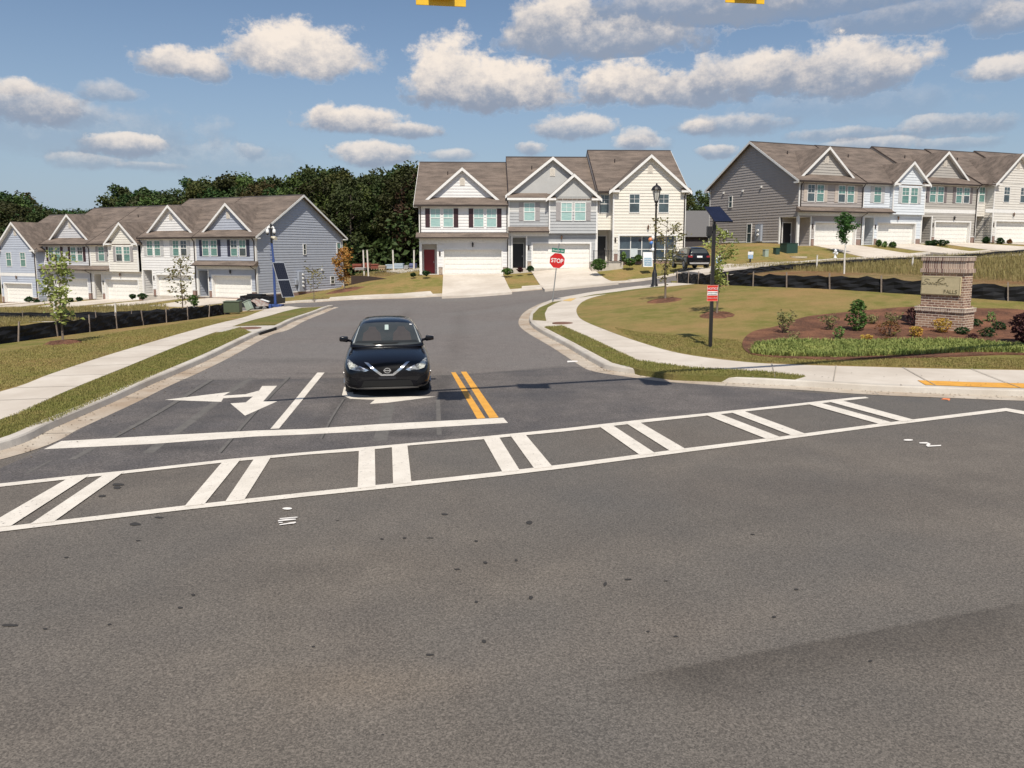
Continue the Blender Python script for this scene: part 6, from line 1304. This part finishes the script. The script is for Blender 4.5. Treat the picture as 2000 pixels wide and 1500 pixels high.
# grille, chrome V, badge
decal(BV, [(-.45, .665), (-.38, .70), (0, .715), (.38, .70), (.45, .665), (.13, .475), (-.13, .475)], 'front', 'grille', m_plas, body, .004, .03)
decal(BV, [(.375, .712), (.455, .722), (.165, .498), (.12, .468), (-.12, .468), (-.165, .498), (-.455, .722), (-.375, .712), (-.125, .528), (-.10, .505), (.10, .505), (.125, .528)], 'front', 'chrome_trim', m_chr, body, .012, .025)
ri = [(.068*math.cos(i*math.pi/10), .575 + .055*math.sin(i*math.pi/10)) for i in range(20)]; rj = [(.050*math.cos(i*math.pi/10), .575 + .040*math.sin(i*math.pi/10)) for i in range(20)]
for i in range(20): pass
bm_ = MB(); hb = bv1.ray_cast(Vector((0, -3, .575)), Vector((0, 1, 0)))[0]
for i in range(20):
    j = (i+1) % 20; bm_.prism([(ri[i][0], hb.y - .02, ri[i][1]), (ri[j][0], hb.y - .02, ri[j][1]), (rj[j][0], hb.y - .02, rj[j][1]), (rj[i][0], hb.y - .02, rj[i][1])], (0, .012, 0))
bm_.box(-.075, .075, hb.y - .026, hb.y - .014, .563, .587); bm_.build('badge', m_chr, body)
# headlights
hl = [(.375, .588), (.42, .57), (.62, .578), (.735, .60), (.785, .66), (.80, .745), (.775, .755), (.66, .70), (.50, .635)]
decal(BV, hl, 'front', 'headlight', m_lens, body, .006, .025, mirror=True)
decal(BV, [(.62, .60), (.66, .588), (.73, .60), (.765, .66), (.755, .705), (.70, .71), (.635, .67)], 'front', 'lamp_bowl', pmat('lamp bright', (.72, .72, .64), .12, metal=.3, col2=(.4, .4, .33), scale=22, lo=.45, hi=.55), body, .010, .02, mirror=True)
decal(BV, [(.365, .588), (.42, .562), (.475, .568), (.43, .585), (.56, .655), (.54, .658)], 'front', 'lamp_edge', m_chr, body, .012, .02, mirror=True)
# lower bumper
decal(BV, [(-.50, .345), (.50, .345), (.44, .385), (-.44, .385)], 'front', 'intake_top', m_plas, body, .004); decal(BV, [(-.52, .255), (.52, .255), (.46, .375), (-.46, .375)], 'front', 'lower_intake', pmat('mesh black', (.006, .006, .006), .9), body, .007)
decal(BV, [(.56, .29), (.74, .31), (.75, .43), (.66, .43)], 'front', 'fog_recess', m_plas, body, .006, mirror=True)
decal(BV, [(-.62, .215), (.62, .215), (.60, .236), (.45, .243), (-.45, .243), (-.60, .236)], 'front', 'lip', pmat('lip grey', (.09, .088, .085), .35), body, .010)
decal(BV, [(-.17, .40), (.17, .40), (.17, .45), (-.17, .45)], 'front', 'plate_recess', pmat('bumper dark', (.02, .02, .024), .4), body, .006)
for sg_ in (1, -1):
    m = MB(); m.tube([(sg_*.76, 1.50, 1.00), (sg_*.85, 1.46, 1.03)], .03, 6); x0_, x1_ = sorted((sg_*.835, sg_*1.01)); m.prism([(x0_, 1.40, .985 if sg_ > 0 else 1.01), (x1_, 1.40, 1.01 if sg_ > 0 else .985), (x1_, 1.40, 1.09 if sg_ > 0 else 1.105), (x0_ + .03, 1.40, 1.11), (x0_, 1.40, 1.09)], (0, .13, 0)); o = m.build('wing_mirror', m_car, rt, True, bevel=.025)
for x, y in ((.865, .93), (-.865, .93), (.865, 3.63), (-.865, 3.63)): wheel(rt, x, y)
# dark blue suv seen from the rear left
p = at(1366, 528, 57.0); gz = T(p.x, p.y) + .14; gz = max(gz, at(1366, 526, 57).z)
rt = empty('suv_car', (p.x - .05, p.y + 4.5, gz), R(180 + 5), 'dark blue-black suv parked with its rear to the camera', 'car')
hx, hy = -math.sin(R(5)), math.cos(R(5))
rt.location = (p.x, p.y + .1, gz); rt.rotation_euler = (0, 0, R(180 + 5)); rt.location = Vector((p.x, p.y, gz)) + Vector((hx, hy, 0))*4.55
def rb(y, w, zb, ws, zs, zt): return ringb(y, w, zb, zb + .22, zs - .22, ws, zs, zt)
rings = [rb(.0, .6, .34, .56, .76, .84), rb(.12, .78, .28, .74, .86, .94), rb(.5, .90, .26, .84, .95, 1.02), rb(1.1, .93, .25, .86, 1.03, 1.09), rb(2.4, .93, .25, .86, 1.06, 1.08), rb(3.9, .93, .26, .86, 1.08, 1.1), rb(4.35, .90, .28, .84, 1.1, 1.14), rb(4.55, .80, .36, .76, 1.06, 1.12)]
body, c1 = loft(rings, 'body', m_car, rt)
cab = [(1.05, [(0, 1.0), (.78, 1.0), (.80, 1.05), (.72, 1.09), (.5, 1.11), (0, 1.12)]), (1.6, [(0, 1.0), (.82, 1.0), (.84, 1.08), (.70, 1.42), (.5, 1.47), (0, 1.49)]), (2.0, [(0, 1.0), (.83, 1.0), (.85, 1.08), (.66, 1.58), (.5, 1.62), (0, 1.65)]), (3.2, [(0, 1.0), (.83, 1.0), (.85, 1.08), (.65, 1.60), (.5, 1.66), (0, 1.68)]), (4.1, [(0, 1.0), (.82, 1.0), (.83, 1.08), (.63, 1.52), (.5, 1.60), (0, 1.62)]), (4.35, [(0, 1.0), (.80, 1.0), (.81, 1.08), (.66, 1.36), (.5, 1.42), (0, 1.44)]), (4.5, [(0, 1.0), (.78, 1.0), (.78, 1.06), (.70, 1.12), (.5, 1.15), (0, 1.16)])]
cabin, c2 = loft(cab, 'cabin', m_car, rt); BV = [c1, c2]
decal(BV, [(-.62, 1.18), (.62, 1.18), (.56, 1.50), (-.56, 1.50)], 'rear', 'rear_window', m_glass, cabin); decal(BV, [(1.75, 1.12), (2.1, 1.47), (2.7, 1.52), (2.72, 1.12)], 'side', 'side_window', pmat('suv glass', (.16, .17, .16), .08, spec=1), cabin, mirror=True); decal(BV, [(2.8, 1.12), (2.78, 1.52), (3.5, 1.50), (4.0, 1.22), (3.9, 1.14)], 'side', 'side_window', pmat('suv glass', (.16, .17, .16), .08, spec=1), cabin, mirror=True)
decal(BV, [(.55, .86), (.84, .88), (.82, 1.02), (.5, .98)], 'rear', 'tail_light', pmat('tail red', (.25, .02, .02), .3), body, mirror=True); decal(BV, [(-.2, .86), (.2, .86), (.2, .99), (-.2, .99)], 'rear', 'number_plate', m_wht, body, .012); decal(BV, [(-.7, .40), (.7, .40), (.74, .50), (-.74, .50)], 'rear', 'bumper_trim', pmat('silver trim', (.55, .55, .57), .3, metal=.4), body, .010)
decal(BV, [(1.3, .38), (3.2, .38), (3.2, .48), (1.3, .48)], 'side', 'sill_trim', pmat('silver trim', (.55, .55, .57), .3), body, .010, mirror=True)
for x, y in ((.93, .95), (-.93, .95), (.93, 3.65), (-.93, 3.65)): wheel(rt, x, y, .36, .23)
drape('driveway', PX([(1318, 533), (1335, 525), (1400, 522), (1470, 516), (1535, 514), (1500, 521), (1420, 529), (1370, 535)], .1), .17, m_walk, 1.0, .25)
